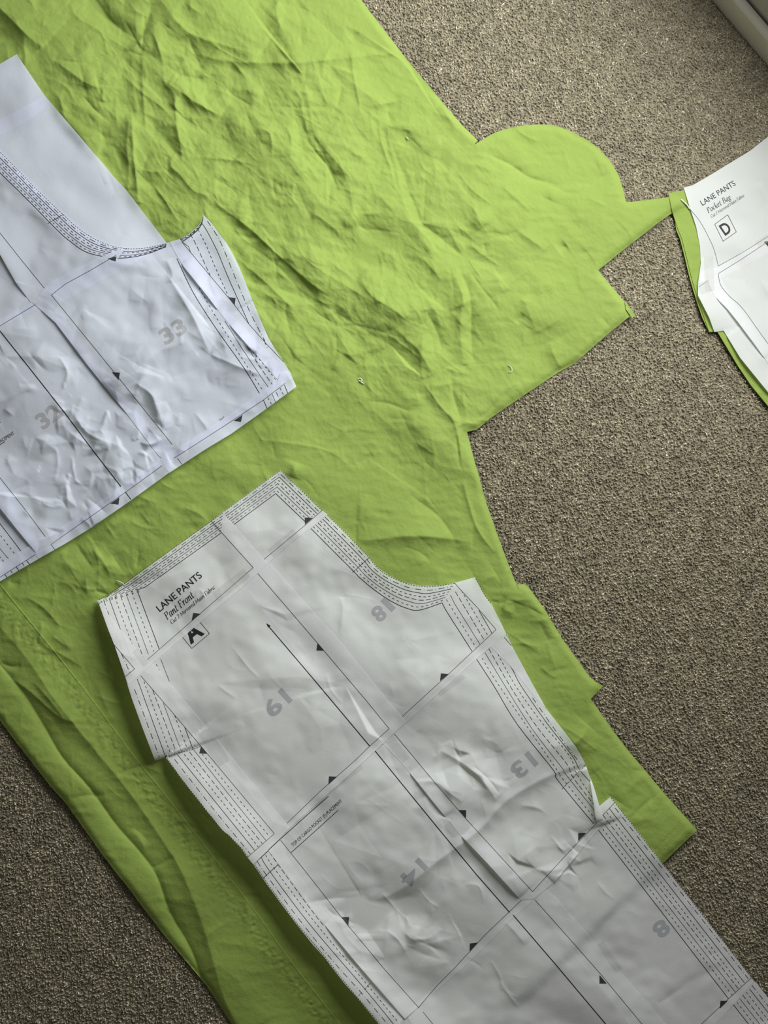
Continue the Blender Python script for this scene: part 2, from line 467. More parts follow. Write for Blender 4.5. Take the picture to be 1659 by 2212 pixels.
m, t, b = mat('carpet_yarn', (0.3, 0.25, 0.19), 0.9, 0.1)
at = nd(t, 'ShaderNodeAttribute', attribute_name='yarn')
nz, bp, tc = add_bump(t, b, 2200.0, 0.0006, 3.0)
n2 = nd(t, 'ShaderNodeTexNoise'); n2.inputs['Scale'].default_value = 900.0; n2.inputs['Detail'].default_value = 2.0
t.links.new(tc.outputs['Object'], n2.inputs['Vector'])
mr = nd(t, 'ShaderNodeMapRange'); mr.inputs[1].default_value = 0.3; mr.inputs[2].default_value = 0.7; mr.inputs[3].default_value = 0.65; mr.inputs[4].default_value = 1.3
t.links.new(n2.outputs['Fac'], mr.inputs[0])
mm = nd(t, 'ShaderNodeVectorMath', operation='SCALE'); t.links.new(at.outputs['Color'], mm.inputs[0]); t.links.new(mr.outputs[0], mm.inputs['Scale'])
t.links.new(mm.outputs[0], b.inputs['Base Color'])
b.inputs['Sheen Weight'].default_value = 0.1
M_yarn = m
m, t, b = mat('carpet_backing', (0.12, 0.10, 0.075), 0.95, 0.05)
nz, bp, tc = add_bump(t, b, 300.0, 0.004, 3.0)
cr = nd(t, 'ShaderNodeValToRGB'); cr.color_ramp.elements[0].position = 0.35; cr.color_ramp.elements[0].color = (0.20, 0.17, 0.11, 1)
cr.color_ramp.elements[1].position = 0.65; cr.color_ramp.elements[1].color = (0.42, 0.37, 0.25, 1)
t.links.new(nz.outputs['Fac'], cr.inputs[0]); t.links.new(cr.outputs[0], b.inputs['Base Color'])
M_floor = m
M_trim, t, b = mat('white_trim_paint', (0.92, 0.88, 0.79), 0.5)
M_wall, t, b = mat('wall_paint', (0.60, 0.58, 0.53), 0.85)
add_bump(t, b, 120.0, 0.0003)

# ================================================================ OUTLINES (photo px on the floor)
SHEET = [(-235, -235), (585, -235), (625, -190), (706, -92), (780, 0), (880, 130), (965, 232), (1000, 272), (1032, 303.6), (1024.6, 312.5), (1036.5, 306),
 (1058, 292), (1078, 283), (1096, 278), (1113, 274), (1134, 270.5), (1156, 269), (1179, 269), (1197, 271), (1214, 276), (1235, 284), (1254.6, 295), (1270, 303), (1283.5, 312.5),
 (1299, 326), (1312, 341), (1322, 353), (1330, 367), (1337, 380), (1341, 393), (1347, 412), (1351.5, 434), (1354, 437), (1375, 434.5), (1399, 432), (1443.5, 426), (1485, 421), (1487, 440),
 (1450.7, 461), (1419.5, 483), (1361.6, 528), (1292.5, 583.7), (1308, 604), (1327, 625), (1350, 653), (1362, 669), (1361, 682.6), (1315, 720), (1240, 786), (1205, 805), (1120, 862), (1060, 903), (1030, 928), (1009, 933),
 (1022, 985), (1035, 1030), (1050, 1085), (1076.5, 1160), (1100.7, 1225), (1116, 1264), (1121.5, 1276), (1117.5, 1263.5), (1133, 1260), (1141.6, 1268), (1168, 1304), (1180, 1322), (1213, 1377), (1240, 1415),
 (1274, 1462), (1288, 1473), (1303, 1482), (1276, 1510), (1300, 1543), (1322, 1575), (1356, 1620), (1390, 1660), (1430, 1708), (1470, 1753), (1506, 1793), (1470, 1828), (1436, 1861), (1330, 1958), (1100, 2190), (905, 2390), (640, 2420),
 (500, 2212), (447, 2130), (353, 2018), (313, 1966), (273.6, 1913), (255.5, 1891), (220, 1845), (187, 1798), (144.7, 1738), (103.7, 1692), (68, 1646), (36, 1605), (0, 1556), (-60, 1478), (-160, 1350), (-235, 1256)]
HEM_LINE = [(-225, 964), (-120, 1100), (5, 1267), (55, 1329), (108.5, 1395), (155, 1453), (200, 1511), (255, 1586), (311, 1660), (346, 1702), (400, 1772), (438, 1820), (476, 1870), (552, 1967.7), (620, 2064), (693, 2159), (735, 2212), (830, 2330), (890, 2392)]
HEM = HEM_LINE + [(640, 2420), (500, 2212), (447, 2130), (353, 2018), (313, 1966), (273.6, 1913), (255.5, 1891), (220, 1845), (187, 1798), (144.7, 1738), (103.7, 1692), (68, 1646), (36, 1605), (0, 1556), (-60, 1478), (-160, 1350), (-233, 1258), (-233, 955)]
A_LEFT = [(210, 1297), (219.8, 1322), (233, 1358), (247.5, 1394.7), (276.4, 1479), (283.4, 1505), (308, 1573), (335, 1643)]
A_LEFT2 = [(358, 1636), (394, 1686), (435, 1738), (478.7, 1792), (492, 1803), (520, 1832), (535, 1853), (547.6, 1868), (575, 1908), (608.5, 1954), (651, 2009.8), (676, 2041), (701.6, 2069), (723.6, 2098), (747, 2128), (773, 2157), (818, 2212), (900, 2330)]
A_TOPL = [(210, 1297), (233, 1288.6), (268, 1262), (456, 1126), (480, 1107), (606.6, 1014.5)]
A_TOPR = [(606.6, 1014.5), (695.8, 1101.8), (707.8, 1112), (755, 1159), (795, 1200.5), (813.8, 1224), (840, 1243), (860, 1253), (879, 1260), (910, 1265.6), (936.7, 1266), (960, 1263.5), (982.5, 1258.8), (1013.9, 1250.4), (1017, 1249), (1026, 1247.3), (1047.6, 1286.6), (1061, 1303), (1079, 1339), (1098, 1378), (1108, 1398.7), (1145, 1468), (1180, 1531), (1211, 1570), (1243.9, 1612.6), (1255, 1632), (1265, 1651.8), (1272.5, 1673)]
A_ALL = A_TOPL + A_TOPR[1:] + [(1306, 1778), (1319, 1721), (1431, 1864), (1630, 2119), (1790, 2320), (1650, 2430), (900, 2400)] + A_LEFT2[::-1] + A_LEFT[::-1][:-1]
B_CURVE = [(-120, 210), (-60, 268), (0, 327), (39.8, 367), (74.7, 404), (105, 434), (135, 461), (168.8, 492), (190, 507), (209.8, 518), (232, 527), (253, 533), (278, 536), (301, 536), (330, 532), (359, 525), (389, 516), (406, 507), (420.5, 495.5), (429, 487), (435, 478.6), (439, 464)]
B_RIGHT = [(439, 464), (454, 479), (468.8, 497.9), (490.5, 526.8), (504, 551), (517, 577.4), (541, 637.7), (560, 684), (579.7, 729.3), (598, 760), (613.4, 782.4), (626, 803), (640, 835.4)]
B_BOTTOM = [(640, 835.4), (570, 887), (500, 936.7), (440, 973), (360, 1025), (280, 1083), (195.4, 1141.4), (140, 1175), (83.5, 1207), (0, 1256), (-150, 1338), (-310, 1425)]
B_ALL = [(-310, 120)] + B_CURVE + B_RIGHT[1:] + B_BOTTOM[1:]
U_ALL = [(0, 138), (36, 117), (96.4, 206.6), (103.7, 215), (170, 292), (234, 367), (244, 380), (256, 393), (268, 405), (280, 420), (320, 472), (359, 523.6), (366, 545), (335, 562), (285, 563), (235, 554), (190, 532), (130, 488), (60, 425), (-10, 358), (-75, 300), (-75, 175)]
POCKET = [(1444, 417), (1460, 413.5), (1476, 411), (1500, 401), (1640, 318), (1825, 198), (1838, 420), (1838, 1090), (1818, 1068), (1659, 877), (1622, 832), (1593.7, 790), (1577, 762), (1550, 717), (1543, 716), (1532, 717), (1521, 685), (1509.7, 652.7), (1498.5, 616), (1491, 588), (1484.5, 560), (1473, 515), (1465, 496), (1458, 475), (1452, 456.5)]
POCKET2 = [(x - (4 if x < 1545 and 480 < y < 712 else 0.0) + (3 if y < 440 else 0), y + (3 if y < 430 else 1.0)) for x, y in POCKET]
D_ALL = [(1477, 405), (1495.7, 400.5), (1532, 379.5), (1620, 326), (1659, 295), (1830, 176), (1845, 420), (1845, 1074), (1659, 847), (1599, 773), (1563, 714), (1543, 717), (1532, 686), (1508, 638.7), (1508, 616), (1514, 568.6), (1512, 532), (1504, 490), (1490, 448)]

def softmax2(A, B, k):
    return 0.5 * (A + B + np.sqrt((A - B) ** 2 + k * k))
from mathutils.geometry import delaunay_2d_cdt
def facets(cx, cy, rx, ry, step, slope, ang=0.0, aniso=1.0):
    """crumpled facets: a triangulated field of random heights, sharp along the triangle sides"""
    out = np.zeros((NY, NX)); n = int(4 * rx * ry / (step * step * aniso)); ca, sa = math.cos(math.radians(ang)), math.sin(math.radians(ang))
    q = rng.uniform(-1, 1, (n, 2)) * (rx, ry) + (cx, cy)
    if aniso != 1:                                        # triangles drawn out along ang
        k_ = int(math.sqrt(n)) + 2; R = math.hypot(rx, ry)
        g = rng.uniform(-1, 1, (int(n * 1.8), 2)) * (R, R)
        q = np.stack([g[:, 0] * ca - g[:, 1] * sa, g[:, 0] * sa + g[:, 1] * ca], 1) * 1.0
        q = np.stack([(g[:, 0] * ca - g[:, 1] * sa), (g[:, 0] * sa + g[:, 1] * ca)], 1) + (cx, cy)
    sc = np.stack([((q[:, 0] - cx) * ca + (q[:, 1] - cy) * sa) / aniso, (-(q[:, 0] - cx) * sa + (q[:, 1] - cy) * ca)], 1)
    hh = rng.normal(0, 1, len(q)) * slope * step * PXM * 0.5
    vs, _, fs, ov, _, _ = delaunay_2d_cdt([Vector(p_) for p_ in sc], [], [], 0, 1e-4)
    for f in fs:
        i3 = [ov[i][0] if ov[i] else 0 for i in f]
        P3 = q[i3]; h3 = hh[i3]
        d = (P3[1, 0] - P3[0, 0]) * (P3[2, 1] - P3[0, 1]) - (P3[2, 0] - P3[0, 0]) * (P3[1, 1] - P3[0, 1])
        if abs(d) < 1e-3: continue
        sl = window_of(P3, 1); X, Y = XX[sl], YY[sl]
        if X.size == 0: continue
        a = ((P3[1, 0] - X) * (P3[2, 1] - Y) - (P3[2, 0] - X) * (P3[1, 1] - Y)) / d
        b = ((P3[2, 0] - X) * (P3[0, 1] - Y) - (P3[0, 0] - X) * (P3[2, 1] - Y)) / d
        c = 1 - a - b
        m = (a >= -1e-6) & (b >= -1e-6) & (c >= -1e-6)
        out[sl] = np.where(m, a * h3[0] + b * h3[1] + c * h3[2], out[sl])
    fade = np.exp(-(((XX - cx) / rx) ** 4 + ((YY - cy) / ry) ** 4) * 6.0)
    return out * fade
# ================================================================ HEIGHTS: cloth
m_sheet = inside(SHEET).astype(float)
paper_mask = np.clip(inside(A_ALL).astype(float) + inside(B_ALL) + inside(U_ALL), 0, 1)
under = np.clip(blur(paper_mask, 9), 0, 1)
under = ss(under, 0.35, 0.85)
def blob(x, y, r): return np.exp(-((XX - x) ** 2 + (YY - y) ** 2) / (2 * r * r))
dens = 0.42 + 0.75 * blob(330, 260, 190) + 0.6 * blob(560, 420, 230) + 0.45 * blob(760, 620, 220) + 0.5 * blob(900, 850, 130) + 0.25 * blob(250, 1230, 120)
dens *= 1 - 0.35 * blob(760, 1120, 230)
dens = np.clip(dens, 0.25, 1.25)
def amp(lam, slope): return slope * lam * PXM / (2 * math.pi)
macro = amp(420, 0.05) * noise(420) + amp(190, 0.07) * noise(190, 1.6, 40)
Zd = np.zeros((NY, NX))
for lam, sl, an, ang in ((95, 0.055, 2.4, 38), (48, 0.055, 2.2, 50), (26, 0.055, 1.8, 25), (14, 0.055, 1.5, 70), (9, 0.045, 1.3, 20)):
    Zd += amp(lam, sl) * noise(lam, an, ang)
def ridged(lam, an, ang, q=3.2):
    n = noise(lam, an, ang, 0.6); return np.exp(-np.abs(n) * q)
for lam, an, ang, q, hh in ((130, 2.6, 40, 6, .62), (150, 2.4, 82, 7, .5), (120, 2.2, -32, 7, .42), (70, 2.4, 55, 5, .40), (64, 2.0, -15, 5, .32), (42, 2.0, 35, 4, .26), (38, 2.0, 95, 4, .22)):
    gate = ss(noise(170), -0.3, 1.2)
    Zd += hh * MM * ridged(lam, an, ang, q) * gate * rng.choice([1.0, 1.0, -0.8])
Zd += 1.0 * facets(600, 480, 1000, 1000, 46, .17, 42, 2.2) + 0.8 * facets(500, 620, 1000, 1150, 30, .12, 60, 1.8)
Zd *= dens
# short straight pressed-in creases, as a folded and unpacked sheet has them
Zt = np.zeros((NY, NX)); nthin = 0
while nthin < 620:
    x, y = rng.uniform(-150, 1420), rng.uniform(-150, 2100)
    jx, iy = int((y - GY0) / G), int((x - GX0) / G)
    if not m_sheet[jx, iy] or under[jx, iy] > 0.6 or rng.uniform(0, 1.25) > dens[jx, iy]: continue
    a = math.radians(rng.choice([38, 48, 62, 84, 96, -28, -40, 12]) + rng.normal(0, 9)); L = rng.uniform(22, 95)
    c, s_ = math.cos(a), math.sin(a); k = rng.uniform(-.12, .12) * L
    pts = [(x - c * L / 2, y - s_ * L / 2), (x - s_ * k, y + c * k), (x + c * L / 2, y + s_ * L / 2)]
    crease(Zt, rng.choice(['r', 'r', 'f', 'f', 'v']), min(22.0, 2.8 * math.exp(abs(rng.normal(0, 0.9)))), rng.uniform(.08, .26), pts, L=rng.uniform(10, 40), ends=0.8)
    nthin += 1
CR = [  # kind, width px, strength, points
 ('f', 9, .42, [(281, 243), (275, 290), (274, 325), (279, 370), (276, 410)]), ('r', 10, .5, [(284, 245), (287, 300), (290, 350), (296, 400), (297, 440)]),
 ('f', 5, .42, [(308, 121), (307, 162), (309, 202), (312, 240), (314, 269), (318, 289)]), ('v', 6, .4, [(312, 29), (312, 55), (307, 113)]),
 ('f', 6, .5, [(321, 58), (336, 84), (347, 116), (354, 142)]), ('f', 6, .48, [(353, 162), (356, 179), (376, 203), (379, 240), (385, 289), (390, 318), (393, 353)]),
 ('f', 6, .45, [(341, 304), (367, 336), (370, 359), (390, 379), (417, 411), (440, 420), (463, 440)]), ('r', 8, .38, [(333, 402), (353, 428), (373, 460), (388, 480)]),
 ('f', 18, .40, [(-40, -20), (0, 17), (38, 55), (72, 87), (93, 101)]), ('v', 5, .4, [(87, 104), (43, 121)]),
 ('v', 5, .36, [(116, 127), (179, 136), (208, 126), (246, 117), (278, 111), (307, 120), (333, 110)]), ('f', 8, .36, [(119, 133), (150, 153), (185, 179), (220, 191)]),
 ('f', 6, .45, [(223, 185), (221, 220)]), ('f', 7, .32, [(263, 159), (307, 200), (347, 229), (373, 258)]), ('v', 6, .35, [(179, 208), (208, 240), (229, 257)]),
 ('v', 5, .35, [(272, 49), (289, 78), (307, 113)]), ('v', 30, .26, [(180, -30), (215, 20), (250, 55), (300, 88)]), ('f', 22, .33, [(335, -20), (376, 38), (411, 72), (477, 95), (560, 120)]),
 ('v', 20, .26, [(405, 75), (418, 110), (440, 160)]), ('v', 4, .34, [(474, 93), (434, 139), (417, 159)]), ('f', 14, .33, [(362, 179), (405, 208), (434, 226), (477, 252)]),
 ('f', 9, .32, [(150, 6), (165, 35), (197, 55), (231, 78), (269, 104)]), ('f', 11, .36, [(400, 112), (438, 120), (496, 132), (611, 136), (698, 130), (860, 112)]),
 ('v', 8, .3, [(380, 162), (467, 176)]), ('f', 11, .3, [(380, 174), (415, 217), (475, 249)]), ('v', 8, .3, [(490, 197), (542, 229)]), ('f', 4, .34, [(409, 340), (490, 344), (554, 356)]),
 ('r', 4, .3, [(568, 417), (632, 379), (663, 353)]), ('v', 4, .42, [(658, 298), (695, 344), (713, 370), (730, 411)]), ('f', 5, .36, [(658, 255), (663, 286)]),
 ('f', 5, .34, [(759, 107), (762, 150), (773, 208), (779, 246)]), ('r', 4, .28, [(817, 255), (825, 310), (843, 362), (853, 405)]), ('v', 4, .3, [(713, 231), (640, 232), (577, 229)]),
 ('v', 6, .34, [(739, 188), (727, 234)]), ('r', 6, .26, [(721, 240), (669, 289), (635, 321)]), ('v', 4, .34, [(562, 298), (519, 330), (490, 356), (438, 399)]), ('r', 5, .3, [(554, 275), (583, 289), (588, 341)]),
 ('f', 6, .55, [(464, 438), (507, 469), (545, 498), (588, 539), (640, 585), (678, 617), (712, 637)]), ('f', 5, .42, [(510, 556), (545, 585), (585, 620), (614, 649), (634, 666)]),
 ('v', 24, .2, [(540, 530), (600, 575), (650, 630), (690, 670)]), ('f', 7, .34, [(724, 701), (745, 709), (770, 721)]), ('f', 12, .33, [(788, 585), (782, 608), (805, 640), (851, 669), (877, 689)]),
 ('r', 4, .26, [(559, 429), (603, 403)]), ('v', 10, .28, [(660, 655), (704, 689), (747, 712)]), ('v', 3, .3, [(585, 735), (608, 678)]), ('v', 3, .26, [(724, 707), (727, 759), (712, 796)]),
 ('v', 3, .26, [(646, 683), (724, 704), (776, 704), (877, 733)]), ('f', 6, .26, [(1084, 401), (1130, 442), (1150, 460)]), ('f', 9, .26, [(1113, 494), (1150, 520), (1182, 543)]),
 ('v', 8, .3, [(1049, 332), (1101, 355), (1145, 384), (1203, 398)]), ('f', 6, .26, [(986, 369), (1020, 410), (1061, 442)]), ('v', 4, .26, [(1012, 578), (1035, 615), (1064, 650), (1081, 676)]),
 ('v', 17, .3, [(991, 575), (1015, 640), (1017, 720), (1022, 790)]), ('f', 14, .34, [(974, 575), (1000, 641), (994, 705), (1002, 790)]), ('v', 14, .22, [(920, 670), (945, 720), (955, 760)]),
 ('f', 6, .32, [(910, 555), (934, 581), (954, 607)]), ('f', 9, .34, [(876, 731), (899, 751), (922, 785), (935, 810)]), ('v', 3, .24, [(919, 358), (918, 416), (912, 500)]), ('f', 6, .28, [(1012, 526), (1049, 555), (1081, 575)]),
 ('r', 7, .34, [(912, 822), (951, 877), (980, 910), (993, 960), (996, 1014)]), ('f', 6, .3, [(970, 887), (993, 923)]), ('v', 13, .3, [(973, 799), (980, 858), (1000, 915)]), ('v', 7, .3, [(985, 942), (990, 980), (996, 1014)]),
 ('f', 7, .26, [(898, 955), (938, 981)]), ('r', 4, .24, [(560, 949), (674, 965), (729, 985), (752, 1007)]), ('f', 15, .36, [(770, 1165), (800, 1166), (885, 1158), (960, 1162), (1020, 1172)]),
 ('v', 14, .2, [(885, 1069), (950, 1118), (990, 1180)]), ('r', 6, .34, [(1000, 1040), (1012, 1085), (1032, 1144), (1068, 1193)]), ('r', 8, .22, [(736, 760), (720, 800)]), ('v', 7, .22, [(785, 867), (840, 872), (885, 890)]),
 ('f', 7, .36, [(200, 1185), (223, 1214), (240, 1246)]), ('v', 4, .36, [(301, 1188), (295, 1226)]), ('f', 5, .36, [(55, 1289), (93, 1312), (130, 1353)]), ('r', 4, .3, [(185, 1249), (188, 1281)]), ('v', 5, .4, [(205, 1275), (234, 1285)]),
 ('f', 6, .26, [(94, 1395), (130, 1412), (180, 1442)]), ('f', 6, .26, [(110, 1372), (150, 1400)]), ('f', 5, .26, [(640, 1150), (590, 1060), (560, 1000)]), ('v', 5, .3, [(1080, 1305), (1100, 1297), (1140, 1312), (1182, 1335)]),
 ('f', 5, .3, [(1090, 1300), (1110, 1296), (1150, 1318)]), ('f', 4, .3, [(1168, 1440), (1185, 1455), (1202, 1465)]), ('f', 5, .28, [(1090, 1395), (1130, 1390), (1165, 1400)]), ('f', 4, .26, [(1208, 1565), (1250, 1590), (1290, 1622)]),
 ('v', 6, .2, [(1360, 1770), (1390, 1740), (1425, 1712)]),
]
Zc = np.zeros((NY, NX))
for kd, w_, k_, p_ in CR: crease(Zc, kd, w_, k_, p_)
# hem at lower left: two long soft steps, puckers along the stitching
Zh = np.zeros((NY, NX))
FOLD1 = [(-60, 1370), (41, 1484), (90, 1560), (135, 1636), (193, 1701), (252, 1783), (300, 1837), (338.7, 1892), (367.6, 1971), (411, 2047), (440, 2127), (470, 2220)]
FOLD2 = [(-20, 1330), (60, 1425), (110, 1500), (180, 1590), (281, 1714), (375, 1852), (407, 1917), (440, 2004), (461.7, 2080), (480, 2145), (520, 2240)]
crease(Zh, 'f', 17, .34, FOLD2, L=80, ends=0.3); crease(Zh, 'v', 7, .34, FOLD1, ends=0.3); crease(Zh, 'v', 22, .14, FOLD1, ends=0.3)
crease(Zh, 'f', 7, .5, [(24, 1465), (60, 1490), (100, 1525), (130, 1550), (165, 1562)]); crease(Zh, 'v', 8, .4, [(0, 1430), (25, 1440), (45, 1436)])
crease(Zh, 'f', 6, .4, [(70, 1470), (105, 1510), (140, 1555)]); crease(Zh, 'v', 6, .4, [(255, 1672), (300, 1655), (330, 1650)]); crease(Zh, 'f', 6, .3, [(310, 1655), (330, 1662), (350, 1672)])
crease(Zh, 'v', 7, .35, [(330, 1875), (355, 1862), (375, 1852)]); crease(Zh, 'v', 7, .3, [(150, 1725), (190, 1718), (225, 1720)])
dh, sh, th = pdist(XX, YY, HEM_LINE)
hem_side = inside(HEM).astype(float)
puck = noise(13, 0.45, 52) * amp(13, 0.11) + noise(30, 0.5, 52) * amp(30, 0.08)
Zh += hem_side * puck * np.exp(-((dh - 24) / 17) ** 2)
Z_sheet = Z0 + 0.0038 + macro + (Zd * 0.92 + Zc * 1.95 + Zt * 1.8) * (1 - 0.88 * under) * (1 - 0.45 * hem_side * ss(dh, 0, 30)) + 1.5 * Zh * m_sheet
# the cloth lies down on the pile along its cut edge
edge_d = blur(m_sheet, 11); Z_sheet -= 0.0036 * (1 - ss(edge_d, 0.42, 0.95))
Z_sheet = softmax2(Z_sheet, Z0 - 0.0022, 0.0006)
Z_hem = Z_sheet + 0.0008

# ================================================================ HEIGHTS: papers
def maxf(A, r):
    B = A.copy()
    for k in range(1, r + 1):
        for sx, sy in ((k, 0), (-k, 0), (0, k), (0, -k), (k, k), (-k, -k), (k, -k), (-k, k)):
            B = np.maximum(B, np.roll(np.roll(A, sx, 1), sy, 0))
    return B
bed0 = np.maximum(Z_sheet + 0.0010 * hem_side * m_sheet, Z0 + 0.0006)
bed = blur(maxf(bed0, 3), 7) + 0.0004
def on_bed(Z, d=0.0004): return softmax2(Z, blur(maxf(bed0, 2), 4) + d, 0.0007)
def paper_noise(s):
    return (amp(220, 0.045) * noise(220) + amp(90, 0.03) * noise(90) + s * (amp(45, 0.035) * noise(45) + 0.25 * MM * ridged(110, 1.6, 30) * ss(noise(150), 0.3, 1.5)))
def crumple(Z, n, cx, cy, r, k0, k1, l0=18, l1=60):
    for _ in range(n):
        x, y = cx + rng.normal(0, r), cy + rng.normal(0, r * 0.8)
        a = math.radians(rng.choice([40, 75, -30, 110, 15]) + rng.normal(0, 14)); L = rng.uniform(l0, l1); c, s_ = math.cos(a), math.sin(a)
        k = rng.uniform(-.06, .06) * L
        crease(Z, rng.choice(['r', 'f', 'f', 'v']), rng.uniform(3, 8), rng.uniform(k0, k1), [(x - c * L / 2, y - s_ * L / 2), (x - s_ * k, y + c * k), (x + c * L / 2, y + s_ * L / 2)], L=rng.uniform(12, 40), ends=0.7)
# pattern A
ZA = bed + 0.0006 + paper_noise(1.0)
lift(ZA, A_LEFT, 0.020, 85, ends=0.25); lift(ZA, A_LEFT2, 0.020, 72, ends=0.2)
ACR = [('f', 17, .50, [(1290, 1640), (1195, 1672), (1096, 1728), (1036, 1792), (945, 1860), (860, 1925), (790, 1950)], 120),
 ('v', 16, .26, [(660, 1950), (760, 1940), (858, 1968)], None), ('v', 8, .4, [(901, 2030), (963, 2062), (981, 2089)], None), ('f', 7, .4, [(870, 2008), (895, 2030), (948, 2022)], None), ('v', 7, .36, [(995, 1990), (1030, 1998), (1062, 2012)], None),
 ('r', 6, .36, [(826, 1930), (860, 1968), (878, 1985), (885, 2005)], None), ('r', 5, .34, [(835, 2010), (860, 2030), (876, 2056)], None), ('v', 5, .34, [(700, 1955), (720, 1975), (745, 1985)], None),
 ('v', 6, .45, [(900, 1582), (930, 1606), (942, 1631)], None), ('f', 9, .5, [(950, 1620), (1009, 1655), (1050, 1695), (1073, 1730)], 26), ('v', 5, .5, [(1024, 1655), (1057, 1686), (1078, 1714)], None),
 ('f', 7, .4, [(895, 1690), (939, 1689), (970, 1712), (1000, 1732)], 20), ('f', 9, .36, [(1135, 1850), (1165, 1880), (1217, 1876)], 24), ('f', 6, .36, [(1125, 1740), (1160, 1745), (1185, 1762)], None), ('r', 6, .34, [(1190, 1805), (1205, 1825), (1222, 1850)], None),
 ('f', 8, .28, [(735, 1290), (741, 1318), (733, 1380)], 24), ('r', 5, .2, [(500, 1395), (535, 1440), (560, 1465)], None), ('f', 5, .24, [(470, 1480), (490, 1495), (510, 1508)], None), ('r', 5, .2, [(705, 1455), (715, 1490), (740, 1520)], None),
 ('r', 5, .2, [(420, 1290), (432, 1275), (445, 1290)], None), ('v', 9, .22, [(1540, 2095), (1480, 2130), (1420, 2170)], None), ('r', 5, .2, [(1285, 1900), (1310, 1930), (1330, 1945)], None),
 ('r', 5, .22, [(1080, 2120), (1100, 2150), (1120, 2175)], None), ('r', 4, .22, [(1060, 2075), (1080, 2110), (1085, 2140)], None), ('f', 6, .26, [(1090, 1990), (1110, 2010), (1135, 2040)], None),
 ('r', 4, .25, [(905, 1920), (925, 1945), (950, 1962)], None), ('r', 4, .25, [(1005, 1910), (1035, 1915), (1045, 1950)], None), ('v', 7, .2, [(560, 1480), (580, 1540), (600, 1580)], None)]
ACR0 = ACR
for kd, w_, k_, p_, L_ in ACR: crease(ZA, kd, w_, k_ * 1.5, p_, L_)
ZA += facets(1000, 1680, 150, 120, 30, .26) + facets(870, 2000, 210, 120, 32, .25) + facets(1180, 1850, 140, 110, 32, .22) + facets(760, 1600, 700, 800, 90, .05)
for x_, y_ in ((1000, 1670), (875, 2010), (1185, 1845), (960, 1990), (760, 2010)): crumple(ZA, 7, x_, y_, 42, .10, .40, 14, 45)
crumple(ZA, 40, 760, 1500, 230, .04, .14)
lift(ZA, [(1262, 1660), (1280, 1705), (1300, 1760), (1306, 1779)], 0.006, 28, ends=0.2)
ZA = on_bed(ZA)
# pattern B and the blank sheet under it
ZU = bed + 0.0006 + paper_noise(0.35)
crease(ZU, 'f', 6, .3, [(225, 395), (240, 392), (262, 380)]); crease(ZU, 'v', 20, .14, [(215, 330), (235, 380), (250, 420)]); crease(ZU, 'v', 10, .14, [(250, 480), (260, 500), (270, 510)])
ZU = on_bed(ZU)
um = blur(inside(U_ALL).astype(float), 22)
ZB = bed + 0.0006 + 0.0013 * ss(um, 0.0, 0.5) + paper_noise(1.25)
BCR = [('f', 9, .45, [(155, 886), (182, 928), (215, 949), (262, 964)], 22), ('v', 8, .4, [(197, 827), (167, 853), (140, 886)], None), ('v', 16, .3, [(57, 845), (92, 892), (119, 940)], None),
 ('r', 7, .42, [(155, 982), (164, 1038), (191, 1047)], None), ('v', 6, .42, [(149, 1044), (170, 1074), (209, 1050)], None), ('f', 9, .5, [(292, 827), (325, 850), (337, 880), (343, 925)], 26), ('v', 7, .4, [(179, 1080), (191, 1101)], None),
 ('r', 8, .38, [(128, 770), (146, 809), (125, 862)], None), ('f', 10, .4, [(360, 590), (394, 645), (420, 690), (454, 765)], 34), ('f', 22, .36, [(440, 690), (400, 735), (330, 765), (280, 815), (240, 850)], 90),
 ('f', 10, .45, [(454, 765), (500, 785), (565, 812)], 26), ('f', 7, .4, [(338, 871), (346, 900), (353, 930)], None), ('v', 16, .3, [(85, 470), (60, 540), (40, 610)], None), ('v', 12, .25, [(10, 600), (0, 640), (-20, 680)], None),
 ('r', 6, .35, [(283, 950), (320, 960), (345, 955)], None), ('r', 5, .35, [(300, 975), (320, 985), (330, 1000)], None), ('f', 6, .35, [(420, 890), (440, 915), (450, 930)], None), ('f', 8, .3, [(360, 560), (372, 590), (368, 610)], None),
 ('v', 6, .3, [(445, 800), (450, 825), (465, 845)], None), ('r', 5, .3, [(120, 965), (125, 1000), (118, 1040)], None), ('r', 5, .3, [(90, 1085), (110, 1095), (140, 1090)], None), ('f', 6, .35, [(175, 1120), (190, 1130), (200, 1145)], None),
 ('v', 6, .28, [(60, 760), (95, 800), (110, 820)], None), ('f', 7, .3, [(320, 790), (300, 830), (290, 870)], None), ('r', 4, .3, [(545, 820), (560, 830), (575, 826)], None)]
for kd, w_, k_, p_, L_ in BCR: crease(ZB, kd, w_, k_ * 1.7, p_, L_)
ZB += facets(225, 960, 210, 190, 26, .26) + facets(420, 770, 290, 220, 52, .15) + facets(60, 780, 230, 200, 52, .14)
ZB += 0.55 * facets(120, 1050, 250, 170, 34, .30)
crumple(ZB, 50, 225, 970, 95, .16, .55); crumple(ZB, 45, 420, 740, 110, .10, .42); crumple(ZB, 20, 60, 760, 90, .08, .25)
lift(ZB, [(436, 462), (480, 510), (515, 580), (545, 650)], 0.006, 40, ends=0.3)
lift(ZB, B_BOTTOM, 0.003, 40, ends=0.2)
ZB = on_bed(ZB); _w = ss(um, 0.02, 0.35); ZB = ZB * (1 - _w) + _w * softmax2(ZB, ZU + 0.0017, 0.0004)
